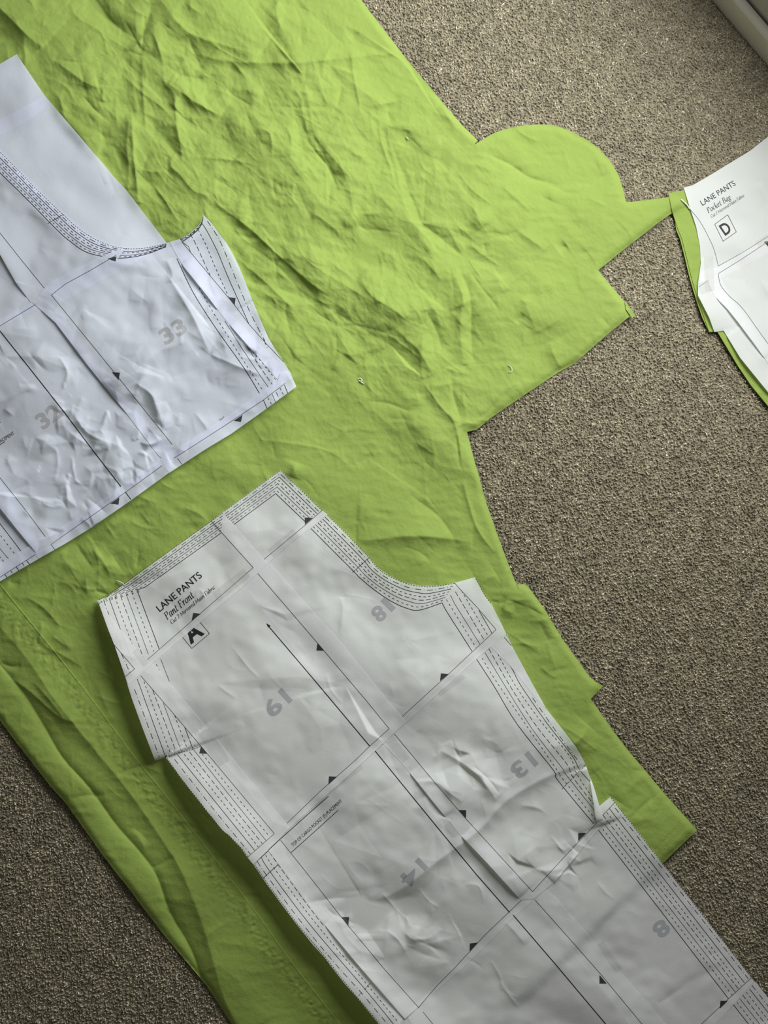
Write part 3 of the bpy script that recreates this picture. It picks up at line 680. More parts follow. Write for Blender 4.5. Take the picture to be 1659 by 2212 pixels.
# pocket pieces and pattern D
Zp2 = np.maximum(Z_sheet * m_sheet, Z0) ; Zp2 = blur(Zp2, 9) + 0.0012 + amp(160, 0.04) * noise(160)
Zp2 = np.maximum(Zp2, np.maximum(Z_sheet * m_sheet, Z0) + 0.0005); Zp1 = Zp2 + 0.0009
ZD = blur(Zp1, 6) + 0.0012 + paper_noise(0.5)
lift(ZD, [(1508, 560), (1505, 625), (1520, 665), (1545, 715)], 0.002, 35, ends=0.4)
lift(ZD, [(1570, 725), (1600, 773), (1659, 847), (1850, 1080)], 0.004, 40, ends=0.3)
for p_ in ([(1636, 590), (1650, 615), (1662, 640)], [(1640, 395), (1650, 420), (1660, 440)]): crease(ZD, 'f', 7, .3, p_)
ZD = np.maximum(ZD, Zp1 + 0.0005)

# ================================================================ STRUCTURE
def box_verts(x0, x1, y0, y1, z0, z1): return [(x0, y0, z0), (x1, y0, z0), (x1, y1, z0), (x0, y1, z0), (x0, y0, z1), (x1, y0, z1), (x1, y1, z1), (x0, y1, z1)]
BOXF = [(3, 2, 1, 0), (4, 5, 6, 7), (0, 1, 5, 4), (1, 2, 6, 5), (2, 3, 7, 6), (3, 0, 4, 7)]
floor = tag(new_obj('floor', box_verts(-2.2, 2.2, -2.2, 2.2, -0.02, 0.0052), BOXF, M_floor, smooth=False), kind='structure', label='beige speckled cut pile carpet floor')

q0 = W(1537, 0, 0.006); wdir, wn = WALL_DIR, WALL_N
def wall_prism(name, prof, mat_, s0=-0.95, s1=1.3):
    """profile (distance into the wall, height) swept along the foot of the wall"""
    V = []; n = len(prof)
    for s in (s0, s1):
        for d, z in prof:
            p = q0[:2] + wdir * s + wn * d; V.append((p[0], p[1], z))
    F = [tuple(range(n))[::-1], tuple(range(n, 2 * n))] + [(k, (k + 1) % n, n + (k + 1) % n, n + k) for k in range(n)]
    return tag(new_obj(name, V, F, mat_, smooth=False), kind='structure')
BH = 0.047
wall_prism('baseboard_right', [(0, 0), (0.0, BH - 0.006), (0.0012, BH - 0.003), (0.003, BH - 0.001), (0.0055, BH), (0.0095, BH), (0.0115, BH - 0.003), (0.0118, 0)], M_trim)
def wall_with_window():
    bm = bmesh.new()
    for s0, s1, z0, z1 in ((-1.1, WIN_S0, 0, 1.3), (WIN_S0, WIN_S1, 0, SILL), (WIN_S0, WIN_S1, HEAD, 1.3), (WIN_S1, 1.4, 0, 1.3)):
        vs = [bm.verts.new((*(q0[:2] + wdir * s_ + wn * d_), z_)) for z_ in (z0, z1) for s_, d_ in ((s0, 0.013), (s1, 0.013), (s1, 0.11), (s0, 0.11))]
        for f in BOXF: bm.faces.new([vs[k] for k in f])
    bmesh.ops.remove_doubles(bm, verts=bm.verts[:], dist=1e-5); bmesh.ops.recalc_face_normals(bm, faces=bm.faces[:])
    me = bpy.data.meshes.new('wall_right'); bm.to_mesh(me); bm.free(); me.materials.append(M_wall)
    o = bpy.data.objects.new('wall_right', me); COL.objects.link(o); return tag(o, kind='structure')
wall_with_window()

# carpet pile, one yarn tip after another
sp = 0.00255
a0 = W(-190, -190, 0.0); a1 = W(1850, 2400, 0.0)
gx = np.arange(min(a0[0], a1[0]), max(a0[0], a1[0]), sp); gy = np.arange(min(a0[1], a1[1]), max(a0[1], a1[1]), sp * 0.87)
TX, TY = np.meshgrid(gx, gy); TX = TX + (np.arange(len(gy)) % 2)[:, None] * sp / 2
TX = (TX + rng.uniform(-.42, .42, TX.shape) * sp).ravel(); TY = (TY + rng.uniform(-.42, .42, TY.shape) * sp).ravel()
u, v = PX(TX, TY, 0.008)
ok = (u > -150) & (u < 1810) & (v > -150) & (v < 2360)
ok &= ((TX - q0[0]) * wn[0] + (TY - q0[1]) * wn[1]) < -0.0012
cover = np.clip(inside(SHEET).astype(float) + inside(POCKET) + inside(D_ALL) + inside(A_ALL), 0, 1)
cov = samp(blur(cover, 7), np.clip(u, GX0, GX1 - 9), np.clip(v, GY0, GY1 - 9))
ok &= cov < 0.93
TX, TY, cov = TX[ok], TY[ok], cov[ok]; n = len(TX)
NS = 3
hgt = rng.uniform(0.0068, 0.0096, n) * np.where(cov > 0.35, 0.80, 1.0)
fi = np.clip(((u[ok] - GX0) / G).astype(int), 0, NX - 1); fj = np.clip(((v[ok] - GY0) / G).astype(int), 0, NY - 1)
flow = noise(55) * 1.1; tone = 1 + 0.10 * noise(46)[fj, fi] + 0.06 * noise(140)[fj, fi]      # the pile is brushed in patches
lean_a = flow[fj, fi] * 1.2 + 0.6 + rng.normal(0, 1.5, n); lean = rng.uniform(0.0008, 0.0050, n)
lx, ly = lean * np.cos(lean_a), lean * np.sin(lean_a)
rad = rng.uniform(0.00075, 0.00135, n)
ang = rng.uniform(0, 6.28, n)
rings = [(0.0, 1.0, 0.0), (0.70, 1.15, 0.45)]
NV = 2 * NS + 1
V = np.zeros((n, NV, 3), np.float32)
for r_, (hh, rr, ll) in enumerate(rings):
    for k in range(NS):
        a = ang + k * 2 * math.pi / NS + r_ * 0.5
        ell = 1 + 0.35 * np.cos(2 * (a - lean_a))
        V[:, r_ * NS + k, 0] = TX + lx * ll + rad * rr * ell * np.cos(a)
        V[:, r_ * NS + k, 1] = TY + ly * ll + rad * rr * ell * np.sin(a)
        V[:, r_ * NS + k, 2] = hgt * hh + rng.uniform(-.0004, .0004, n) * (r_ > 0)
V[:, NV - 1, 0] = TX + lx; V[:, NV - 1, 1] = TY + ly; V[:, NV - 1, 2] = hgt
F = []
for k in range(NS):
    a, b = k, (k + 1) % NS
    F += [(a, b, b + NS), (a, b + NS, a + NS), (NS + k, NS + (k + 1) % NS, NV - 1)]
F = (np.array(F)[None] + (np.arange(n) * NV)[:, None, None]).reshape(-1, 3)
pile = new_obj('carpet_pile', V.reshape(-1, 3), F, M_yarn, floor)
tag(pile, kind='stuff')
base = 1.04 * np.array([[0.300, 0.270, 0.192], [0.265, 0.236, 0.165], [0.34, 0.31, 0.23], [0.52, 0.485, 0.39], [0.20, 0.172, 0.115]])
ci = rng.choice(5, n, p=[.38, .26, .22, .06, .08])
colr = 1.75 * base[ci] * rng.uniform(0.82, 1.18, (n, 1)) * tone[:, None]
ca = pile.data.color_attributes.new('yarn', 'FLOAT_COLOR', 'POINT')
cc = np.ones((n, NV, 4), np.float32); cc[:, :, :3] = colr[:, None, :]
ca.data.foreach_set('color', cc.ravel())

# ================================================================ GREEN CLOTH
def centre(poly, z=Z0):
    p = np.array(poly); return W(p[:, 0].mean(), p[:, 1].mean(), z)
oS = centre([(700, 900)])
sheet = sheet_mesh('fabric_sheet', SHEET, Z_sheet, M_cloth, None, oS, 0.0006)
tag(sheet, 'large wrinkled lime green cotton sheet with cut out right edge, spread on carpet', 'fabric')
hem = sheet_mesh('hem', HEM, Z_hem, M_hem, sheet, oS, 0.0010)
hem['label'] = 'wide folded hem along the lower left edge'
strip = [(1350, 653), (1354, 655), (1373, 681.5), (1366, 687.5), (1352, 668)]
Zs2 = Z_sheet + 0.0016
o_ = sheet_mesh('cut_strip', strip, Zs2, M_cloth, sheet, oS, 0.0006); o_['label'] = 'narrow loose strip at the cut corner'
# stitching of the hem: one short raised stitch after another, and along the selvedge at lower right
def stitches(name, line, offs, on, off, w, Hg, par, org, dz, m_=None):
    ink = Ink(); p = np.array(line, float)
    d = np.gradient(p, axis=0); L = np.hypot(d[:, 0], d[:, 1]); nrm = np.stack([-d[:, 1] / L, d[:, 0] / L], 1)
    ink.ribbon(p + nrm * offs, w, [on, off])
    V = []; F = []
    q = np.array(ink.p); z = samp(Hg, q[:, 0], q[:, 1]) + dz
    top = W(q[:, 0], q[:, 1], z); bot = W(q[:, 0], q[:, 1], z - 0.0008)
    V = np.concatenate([top, bot]); n0 = len(top)
    for f in ink.f:
        F.append(f[::-1])
        for k in range(4): a, b = f[k], f[(k + 1) % 4]; F.append((a, b, b + n0, a + n0))
    o = new_obj(name, V, F, m_ or M_stitch, par, org, smooth=False); tag(o, kind='stuff'); return o
stitches('stitching', crm(HEM_LINE, 3), 22, 4.0, 2.5, 0.9, Z_hem, hem, oS, 0.00005)
stitches('folded_edge', crm(HEM_LINE, 3), 1.0, 60, 0.0, 1.5, Z_hem, hem, oS, 0.0004, M_edge_lit)
ink = Ink()
for off_ in (0, 9):
    for k in range(17):
        t_ = k / 16; c = np.array([1478 - off_, 1786 - off_]) * (1 - t_) + np.array([1424 - off_, 1840 - off_]) * t_
        ink.ribbon([(c[0] - 2.6, c[1] - 2.2), (c[0] + 2.6, c[1] + 2.2)], 1.2)
ink.build('selvedge_stitch', Z_sheet, M_stitch, sheet, oS, 0.0002)
oP = centre(POCKET[:1])
tag(sheet_mesh('pocket_fabric', POCKET2, Zp2, M_cloth, None, oP, 0.0008), 'lower lime green cut pocket piece, under its twin beneath the pocket bag paper', 'fabric', 'cut pocket pieces')
tag(sheet_mesh('pocket_fabric', POCKET, Zp1, M_cloth, None, oP, 0.0006), 'upper lime green cut pocket piece, directly under the pocket bag paper', 'fabric', 'cut pocket pieces')

# ================================================================ PAPER PATTERNS
STYLES = [('ink', 1.1, [3.6, 2.2]), ('ink', 1.2, [13, 5.5, 1.4, 5.5]), ('ink', 1.2, None), ('ink', 1.2, [5.5, 5]), ('ink', 1.2, [11, 4.5]), ('thin', 1.1, None), ('ink', 1.2, [5, 6]), ('ink', 1.35, None)]
LAY = 0.0002
class Marks:
    def __init__(self): self.l = []
    def fill(self, poly): k = Ink(); k.fill(poly); self.l.append(k)
    def build(self, name, *a):
        for k in self.l: k.build(name, *a)
class Pattern:
    def __init__(self, name, origin, label, cat, Zb, pm=None):
        self.o = empty(name, origin, label, cat); self.org = origin; self.Z = Zb; self.pages = {}; self.pm = pm or M_paper
    def page(self, key, poly, level, lifts=(), label=None, name='page'):
        H = self.Z + LAY * level
        if lifts:
            H = H.copy()
            for pts, h, w in lifts: lift(H, pts, h, w, ends=0.45)
        ob = sheet_mesh(name, poly, H, self.pm, self.o, self.org, 0.00018)
        if label: ob['label'] = label
        self.pages[key] = dict(o=ob, H=H, ink=Ink(), thin=Ink(), mark=Marks(), num=Ink(), title=Ink(), letter=Ink(), grain=Ink())
        return self.pages[key]
    def tape(self, key, a, b, w):
        p = self.pages[key]; a = np.array(a, float); b = np.array(b, float); d = (b - a) / np.hypot(*(b - a)); n = np.array([-d[1], d[0]]) * w / 2
        sheet_mesh('tape', [tuple(a + n), tuple(b + n), tuple(b - n), tuple(a - n)], p['H'] + 0.0003, M_tape, self.o, self.org, 0.00005)
    def finish(self):
        for p in self.pages.values():
            p['ink'].build('printed_lines', p['H'], M_ink, p['o'], self.org)
            p['thin'].build('printed_frame', p['H'], M_inkthin, p['o'], self.org)
            p['mark'].build('join_mark', p['H'], M_mark, p['o'], self.org, 0.00022)
            p['num'].build('page_number', p['H'], M_number, p['o'], self.org, 0.00012)
            p['letter'].build('boxed_letter', p['H'], M_ink, p['o'], self.org, 0.0002)
            p['grain'].build('grain_line', p['H'], M_ink, p['o'], self.org, 0.0002)
            p['title'].build('title_lettering', p['H'], M_ink, p['o'], self.org, 0.0002)
def line(p, pts, style, smooth=True):
    k, w, d = STYLES[style]
    p[k].ribbon(crm(pts, 5) if smooth and len(pts) > 2 else pts, w, d, 0)
def band(p, outer, inner, which=range(8), smooth=True):
    o = np.array(outer, float); i = np.array(inner, float)
    for k in which: line(p, [tuple(q) for q in o + (i - o) * (k / 7.0)], k, smooth)
def frame(p, pts, w=1.1): p['thin'].ribbon(pts, w)

# ---------------- pattern A, front piece in the middle
A = Pattern('paper_pattern', centre([(760, 1640)]), 'long taped paper pattern for a pant front, on the lower green sheet', 'paper pattern', ZA)
A.page('PR2', [(1590, 2120), (1632, 2121), (1790, 2320), (1650, 2430), (1480, 2270), (1545, 2180)], 0)
A.page('P8', [(1285, 1751), (1297, 1739.5), (1319, 1721), (1375, 1792), (1431, 1864), (1530, 1991), (1630, 2119.5), (1590, 2164), (1551, 2206), (1440, 2320), (1390, 2250), (1170, 1975), (1160, 1935), (1200, 1890), (1260, 1830), (1285, 1790)], 1)
A.page('P9', [(880, 2185), (1060, 2015), (1140, 1938), (1174, 1917), (1200, 1938.7), (1300, 2053), (1435, 2208), (1570, 2370), (1100, 2430), (890, 2330), (860, 2205)], 2)
A.page('PL3', A_LEFT2[7:] + [(960, 2290), (890, 2200), (700, 1965), (620, 1850), (610, 1800), (580, 1825)], 2)
A.page('P14', [(580, 1838), (612, 1795), (700, 1700), (800, 1615), (860, 1600), (960, 1710), (1160, 1935), (1142, 1953.7), (1100, 1990), (1065, 2027.5), (999, 2092), (935, 2147), (874.9, 2201), (770, 2080), (671.9, 1962), (620, 1890)], 3,
       [([(700, 2000), (790, 2105), (890, 2205)], 0.0045, 26)])
A.page('P13', [(826, 1606), (1040, 1405), (1091, 1371.5), (1108, 1398.7), (1145, 1468), (1180, 1531), (1211, 1570), (1243.9, 1612.6), (1255, 1632), (1265, 1651.8), (1272.5, 1673), (1283, 1700), (1294, 1738), (1306, 1778), (1292, 1792), (1262, 1828), (1241, 1853.7), (1218, 1881), (1201.7, 1902), (1176, 1923), (1155, 1941), (1124.8, 1944), (1055, 1867), (990.7, 1799.5), (948.5, 1748), (901.8, 1689.5), (862, 1642)], 4,
       [([(1000, 1805), (1050, 1865), (1120, 1940)], 0.006, 34), ([(885, 1670), (920, 1715), (960, 1765)], 0.003, 24), ([(1195, 1905), (1220, 1878), (1250, 1845)], 0.0035, 30)])
A.page('PR1', [(1060, 1397), (1091, 1371.5), (1098, 1378), (1108, 1398.7), (1145, 1468), (1179.5, 1530.5), (1156, 1507), (1128, 1471), (1104, 1441)], 5)
A.page('P18', [(566, 1206), (690, 1102), (700, 1106)] + A_TOPR[2:20] + [(1096, 1369), (1091, 1371.5), (1029.5, 1423), (925, 1517), (819.8, 1613), (760, 1560), (528, 1267), (540, 1235)], 6)
A.page('P19', [(306, 1447), (420, 1345), (545, 1235), (578, 1212), (585, 1217.5), (660, 1303), (731, 1381), (780, 1442), (830, 1504), (876.4, 1559), (790, 1641), (747, 1681), (625, 1789), (590, 1775), (470, 1630), (330, 1460)], 7)
A.page('PL2', [(270, 1462), (322, 1428), (340, 1442.7), (420, 1540), (495.6, 1630.7), (560, 1708), (625.8, 1789), (586, 1829), (547.4, 1867.5)] + A_LEFT2[:7][::-1] + [(335, 1643), (308, 1573), (283.4, 1505)], 8)
A.page('P16', [(460, 1128), (480, 1107), (606.6, 1014.5), (695.8, 1101.8), (707.2, 1111.4), (640, 1164), (577.6, 1217.5), (556, 1236)], 8)
A.page('P17', A_TOPL[:5] + [(485, 1104), (487, 1114), (530, 1163), (577.8, 1217.3), (528, 1264.5), (420, 1355), (318, 1443), (276.4, 1479), (247.5, 1394.7), (233, 1358), (219.8, 1322)], 9)
A.page('PL1', [(216, 1311), (227, 1317.5), (275, 1378), (324, 1438), (276.4, 1479), (262, 1437), (247.5, 1394.7), (233, 1358)], 10)
# corner of a page curled over, its blank back in view
Hf = ZA + LAY * 4
fl = [(1272.5, 1673), (1283, 1700), (1294, 1738), (1306, 1778.5), (1287.6, 1774), (1280, 1722)]
Zf = Hf.copy(); lift(Zf, [(1274, 1690), (1282, 1730), (1288, 1774)], 0.0055, 11, ends=0.25, p=2.0); Zf += 0.0004
o_ = sheet_mesh('folded_corner', fl, Zf, M_paper, A.o, A.org, 0.0002); o_['label'] = 'page corner curled over with its blank back showing'

p = A.pages['P17']
band(p, [(213, 1296.5), (268, 1261), (456, 1126), (481, 1108.5)], [(294, 1275), (313.8, 1268), (440, 1178), (478, 1151)], smooth=False)
band(p, [(211.5, 1299), (262, 1440)], [(297, 1277), (344, 1402)])
frame(p, [(457, 1126), (547, 1226), (433, 1325), (318.6, 1424.8)])
p['mark'].fill([(417.5, 1324), (433.6, 1326), (414, 1341)])
p['title'].text('LANE PANTS', (345.5, 1322), (437.5, 1245.5), 15.5, 0.008)
italic(p['title'], 'Pant Front', (361, 1339), (420.5, 1289), 15.5, 1.7)
italic(p['title'], 'Cut 2 Mirrored Main Fabric', (371, 1348.5), (466, 1270), 8.6, 0.95)
for s_, (x_, y_), w_ in zip(('14', '12', '10', '8', '6', '4', '2', '0'), ((215, 1305), (226, 1301), (238, 1297.5), (250, 1294), (262, 1291), (273.5, 1288), (285.5, 1284), (297.5, 1281.5)), (8, 8, 8, 5, 5, 5, 5, 5)):
    p['ink'].text(s_, (x_, y_), (x_ + w_ * 0.86, y_ - w_ * 0.42), 6.2, 0.0)
p = A.pages['PL1']
frame(p, [(246, 1392), (291, 1445), (270, 1462)]); line(p, [(262, 1411), (283, 1458)], 1)
p = A.pages['P16']
band(p, [(480, 1108), (606.4, 1016), (696, 1103)], [(505.3, 1133), (595.7, 1066), (659.6, 1127)], smooth=False)
frame(p, [(570.4, 1208), (659.6, 1134), (695.8, 1102.5)])
p['mark'].fill([(658.4, 1118), (675.8, 1118.6), (659, 1133)])
p = A.pages['P18']
band(p, [(707.5, 1113), (755, 1160), (795, 1201.5), (813.8, 1225), (840, 1244), (879, 1261), (910, 1266.5), (936.7, 1267), (982.5, 1260)],
        [(671.7, 1141.5), (720, 1190), (762, 1232), (780, 1250.4), (811, 1275.7), (845, 1298.6), (876.4, 1313), (905.4, 1318), (954.8, 1302)])
line(p, [(954.8, 1302), (964.4, 1320), (1019.9, 1407)], 7, False); line(p, [(964.4, 1295), (1028.3, 1398.7)], 6); line(p, [(973, 1285), (982.5, 1304.7), (1036.8, 1391.5)], 5, False)
line(p, [(983.7, 1278), (1046.4, 1383)], 4); line(p, [(997, 1275.7), (1054.9, 1374.6)], 3); line(p, [(1034.4, 1318), (1063.3, 1368.6)], 2); line(p, [(1028, 1250), (1048, 1287), (1061, 1304)], 0, False)
frame(p, [(989.8, 1268.5), (982.5, 1259.5)]); frame(p, [(989.8, 1268.5), (1031, 1312), (1071.7, 1360), (968, 1457), (869, 1547.7)])
p['ink'].ribbon([(797.5, 1204.5), (761, 1237)], 1.3, [7, 1.2])
p['mark'].fill([(952.4, 1454.6), (969, 1456), (950.7, 1471)])
p['num'].text('8', (819, 1305), (799, 1321), 33, 0.035); p['num'].text('1', (832, 1290), (823, 1299), 33, 0.03)
p = A.pages['P19']
frame(p, [(557, 1239), (674, 1375), (791, 1513), (840.8, 1574), (798.8, 1611.6), (770, 1640), (695, 1706), (620, 1778.4)])
frame(p, [(347, 1423), (366, 1472)]); line(p, [(333, 1425), (345, 1450)], 6)
p['grain'].ribbon([(578, 1350), (680, 1470), (798.8, 1611.6)], 1.9)
p['grain'].fill([(575, 1346), (585, 1352), (579.5, 1355.5)])
p['mark'].fill([(686, 1388.7), (700.6, 1405.5), (683.7, 1404.8)]); p['mark'].fill([(710.7, 1677), (728, 1678), (709.4, 1694.8)])
p['num'].text('19', (609, 1487), (566, 1527), 35, 0.03)
p['letter'].text('A', (411.3, 1391.2), (441.3, 1367.7), 36, 0.035); p['thin'].ribbon([(384, 1362), (396.5, 1379), (414.4, 1400.7), (452.5, 1368.5), (424, 1334)], 1.3)
p = A.pages['PL2']
frame(p, [(304, 1459.6), (370, 1536), (434, 1611.5), (515, 1708), (592.7, 1800.7), (535.3, 1851.3)])
for st, pts in ((1, [(290.6, 1488.5), (344.9, 1636.8)]), (2, [(296.7, 1466.8), (358, 1635.6)]), (3, [(311, 1471.6), (367.8, 1626)]), (4, [(330, 1491), (379.8, 1622)]), (5, [(353, 1518.6), (391.9, 1623.5)]), (6, [(377.4, 1546), (404, 1615)]), (7, [(399, 1570.5), (417, 1618.7)]),
                (0, [(358, 1636), (382, 1628), (417, 1618.7), (434, 1611.5)]), (0, [(361, 1638), (395, 1686), (436, 1738), (480, 1793), (494, 1804), (522, 1833), (537, 1853)]),
                (1, [(377, 1640), (455, 1740), (541, 1845)]), (2, [(383, 1629.5), (462, 1728), (551, 1838)]), (3, [(398, 1629.5), (472, 1722), (558, 1829.6)]), (4, [(408.8, 1623.5), (490, 1727), (566.7, 1822)]), (5, [(418, 1618.7), (500, 1723), (575, 1816)]), (6, [(436.5, 1628), (512, 1722), (582, 1806.7)])): line(p, pts, st)
p['mark'].fill([(434, 1612.7), (448.5, 1628), (430.5, 1627)])
p = A.pages['PR1']; frame(p, [(1089, 1376), (1105, 1395)])
p = A.pages['P13']
for st, pts in ((7, [(1029.5, 1424), (1066, 1480), (1117, 1564), (1195.7, 1664), (1204.7, 1685), (1283, 1780)]), (6, [(1041.6, 1421.6), (1079.6, 1483), (1201.7, 1661), (1213.7, 1680), (1288, 1772)]), (5, [(1047.6, 1409.5), (1090, 1480), (1150, 1575), (1213.7, 1658), (1222.8, 1673), (1284.6, 1751)]),
                (4, [(1056, 1401), (1100.7, 1480), (1160, 1570), (1223, 1648), (1237.8, 1679), (1286, 1742)]), (3, [(1065.7, 1393.9), (1112.8, 1480), (1170, 1560), (1228.8, 1630.7), (1246.9, 1673), (1283, 1727)]), (2, [(1068, 1394), (1104, 1441), (1124.8, 1480), (1180, 1560), (1234.8, 1630.7), (1253, 1664), (1279, 1693)]), (1, [(1150.4, 1507), (1200, 1578), (1252.9, 1648.8)])): line(p, pts, st)
frame(p, [(852, 1585.5), (941.5, 1693), (1007, 1769), (1150.4, 1926), (1213.7, 1856.8), (1237.8, 1831), (1289, 1778)])
p['ink'].ribbon([(1265, 1652), (1213.7, 1704.5)], 1.2, [6, 2.5])
p['mark'].fill([(990.7, 1749.8), (1007, 1750), (1006.7, 1767)]); p['mark'].fill([(1249, 1799.5), (1266.5, 1799), (1249, 1817)])
p['num'].text('13', (1142, 1623), (1099, 1659), 35, 0.03)
p = A.pages['P14']
frame(p, [(606, 1814.6), (670, 1895), (736.5, 1980), (753.3, 2000.7), (830, 2093), (904, 2176), (945, 2128), (983.9, 2089), (1048.6, 2018.5), (1126, 1944.7)])
p['grain'].ribbon([(810, 1621.7), (868, 1693), (955, 1799.5), (1030, 1890), (1101, 1971)], 1.9)
p['ink'].ribbon([(709.4, 1720), (655, 1768), (604.6, 1813.3), (580, 1836)], 1.5); p['ink'].ribbon([(730.5, 1750), (680, 1796), (628, 1842.5)], 1.3)
p['ink'].text('TOP OF CARGO POCKET (F) PLACEMENT', (633, 1829), (740, 1731), 7.5, 0.0)
p['mark'].fill([(737, 1981), (754, 1981), (752.6, 1999.5)]); p['mark'].fill([(1015, 2038), (1032, 2036), (1014.6, 2055.6)])
p['num'].text('14', (905, 1853), (861, 1897), 33, 0.025)
p = A.pages['PL3']
for st, pts in ((0, [(550, 1868), (577, 1907), (610.5, 1953), (653, 2009), (703, 2068), (749, 2127), (820, 2211)]), (1, [(555.5, 1860), (569.7, 1881.8), (622, 1954), (677, 2025), (731.4, 2090), (778, 2141.7), (837, 2212)]), (2, [(564.6, 1852), (582.7, 1881.8), (669.3, 1996.9), (788.3, 2136.5), (850, 2212)]), (3, [(573.6, 1846.9), (596.9, 1881.8), (682, 1994.3), (794.7, 2128.8), (860.7, 2209)]), (4, [(582, 1840), (600.8, 1867.6), (671.9, 1965), (700, 2000)])): line(p, pts, st)
p['ink'].ribbon([(582, 1836), (548, 1866)], 1.5); p['ink'].ribbon([(600.8, 1867.6), (568.4, 1897)], 1.4); p['ink'].ribbon([(799.9, 2123.6), (787, 2137.8)], 1.2, [5, 2]); p['ink'].ribbon([(782, 2144), (772.7, 2153)], 1.2, [4, 2])
p = A.pages['P9']
p['grain'].ribbon([(1108, 1976), (1200, 2083), (1300, 2202), (1420, 2345)], 1.9)
frame(p, [(1155.7, 1944), (1228, 2025), (1300, 2107), (1386.8, 2212), (1480, 2325)]); frame(p, [(914, 2186), (935, 2212), (990, 2280)])
p['mark'].fill([(1295, 2106), (1310.7, 2124.6), (1295, 2124.6)])
p = A.pages['P8']
band(p, [(1320, 1723), (1431, 1865.5), (1628.5, 2118)], [(1292.7, 1793), (1410, 1945), (1573.5, 2157)], which=(0,), smooth=False)
for st, pts in ((1, [(1328.7, 1745), (1616.4, 2114)]), (2, [(1316, 1746), (1608, 2122.7)]), (3, [(1310.7, 1754.7), (1601, 2129.6)]), (4, [(1302, 1760), (1595.7, 2136.6)]), (5, [(1306.5, 1781), (1588.8, 2143.5)]), (6, [(1302, 1790.7), (1582, 2150)]), (7, [(1292.7, 1793), (1573.5, 2157)])): line(p, pts, st)
frame(p, [(1328.7, 1732.6), (1302, 1761)]); frame(p, [(1623, 2112), (1573, 2158), (1522, 2205.7), (1440, 2285)])
p['mark'].fill([(1556.4, 2162), (1572, 2162), (1554.7, 2179)])
p['num'].text('8', (1430, 1983), (1406, 2005), 34, 0.035)
p = A.pages['PR2']
e_ = np.array([0.617, 0.787]) * 260
for st, a_ in ((7, (1584, 2170)), (6, (1592, 2165)), (5, (1598, 2157)), (4, (1604, 2149)), (3, (1612, 2143)), (2, (1619, 2136)), (1, (1624, 2128))): line(p, [a_, tuple(np.array(a_) + e_)], st)
for key, a_, b_, w_ in (('P18', (948, 1500), (1003, 1459), 10), ('P13', (842, 1596), (878, 1642), 20), ('PL1', (291, 1404), (316, 1436), 14), ('PL2', (440, 1578), (484, 1650), 30), ('P13', (966, 1778), (985, 1806), 16), ('P9', (1296, 2036), (1338, 2096), 17), ('P17', (466, 1290), (535, 1236), 24), ('P16', (585, 1196), (640, 1150), 22), ('P14', (716, 1700), (778, 1650), 22)):
    A.tape(key, a_, b_, w_)
A.finish()

# ---------------- blank sheets behind pattern B
U = Pattern('blank_paper', centre([(100, 300)]), 'blank white joined paper lying under the crumpled pattern at upper left', 'paper', ZU, M_paper_cool_lit)
U.page('U1', [(-70, 173), (0, 138), (36, 117), (96.4, 206.6), (110, 224), (60, 262), (-55, 320), (-70, 315)], 0)
U.page('U2', [(-60, 290), (0, 259.6), (50, 232), (96, 206.6), (103.7, 215), (170, 292), (234, 367), (244, 380), (256, 393), (268, 405), (280, 420), (320, 472), (359, 523.6), (366, 545), (335, 562), (285, 563), (235, 554), (190, 532), (130, 488), (60, 425), (-10, 358), (-58, 312)], 1.5)
# ---------------- pattern B, upper left
B = Pattern('paper_pattern', centre([(200, 800)]), 'crumpled white taped paper pattern at the upper left with pale page numbers 32 and 33', 'paper pattern', ZB, M_paper_cool_lit)
B.page('BL', [(-310, 60), (-100, 232), (-30, 510), (62, 646), (85, 664), (0, 706), (-310, 840)], 0)
B.page('BL2', [(-310, 830), (-150, 860), (-10, 1020), (60, 1125), (92, 1192), (65, 1206), (0, 1240), (-310, 1400)], 0)
B.page('P32', [(-310, 846), (0, 690), (83, 645), (112, 655), (200, 775), (380, 985), (345, 1008), (170, 1140), (83, 1200), (40, 1148), (0, 1098), (-160, 900)], 1.5, [([(-80, 1000), (0, 1098), (80, 1197)], 0.004, 28)])
B.page('BT', [(-310, 60)] + B_CURVE[:15] + [(330, 545), (110, 665), (66, 652), (36, 613), (0, 550), (-200, 300)], 2.5, [([(-60, 470), (0, 550), (60, 640)], 0.003, 26)])
B.page('P33', [(72, 655), (84, 638), (104, 613), (150, 587), (193, 566), (250, 541), (282, 536.5), (301, 536), (330, 532), (359, 525), (380, 519), (430, 560), (500, 680), (630, 812), (600, 838), (370, 1002), (343, 985), (268, 886), (191, 791), (120, 697)], 4, [([(95, 665), (190, 790), (275, 895)], 0.0028, 26)])
B.page('P34', [(366, 523)] + B_CURVE[16:] + B_RIGHT[1:11] + [(628, 806), (632, 816), (607, 832), (601, 821), (545, 757), (493, 698), (478, 679), (435, 623), (396, 575), (382, 552)], 5.5,
       [([(392, 570), (432, 620), (470, 668)], 0.004, 22), ([(497, 702), (520, 730), (548, 762)], 0.003, 18)])
B.page('BS3', [(92, 1201), (83.5, 1207), (0, 1256), (-150, 1338), (-310, 1425), (-310, 1385), (0, 1218), (69, 1176)], 6)
B.page('BS2', [(374, 1014), (360, 1025), (280, 1083), (195.4, 1141), (140, 1175), (83.5, 1207), (66, 1180), (161, 1122), (260, 1052), (355, 985)], 7)
B.page('BS1', [(640, 835.4), (570, 887), (500, 936.7), (440, 973), (365, 1022), (346, 992), (476, 910), (540, 864), (599, 823), (606, 806), (614, 804), (626, 802)], 8, [([(600, 815), (625, 800), (640, 830)], 0.0016, 16)])
p = B.pages['BT']
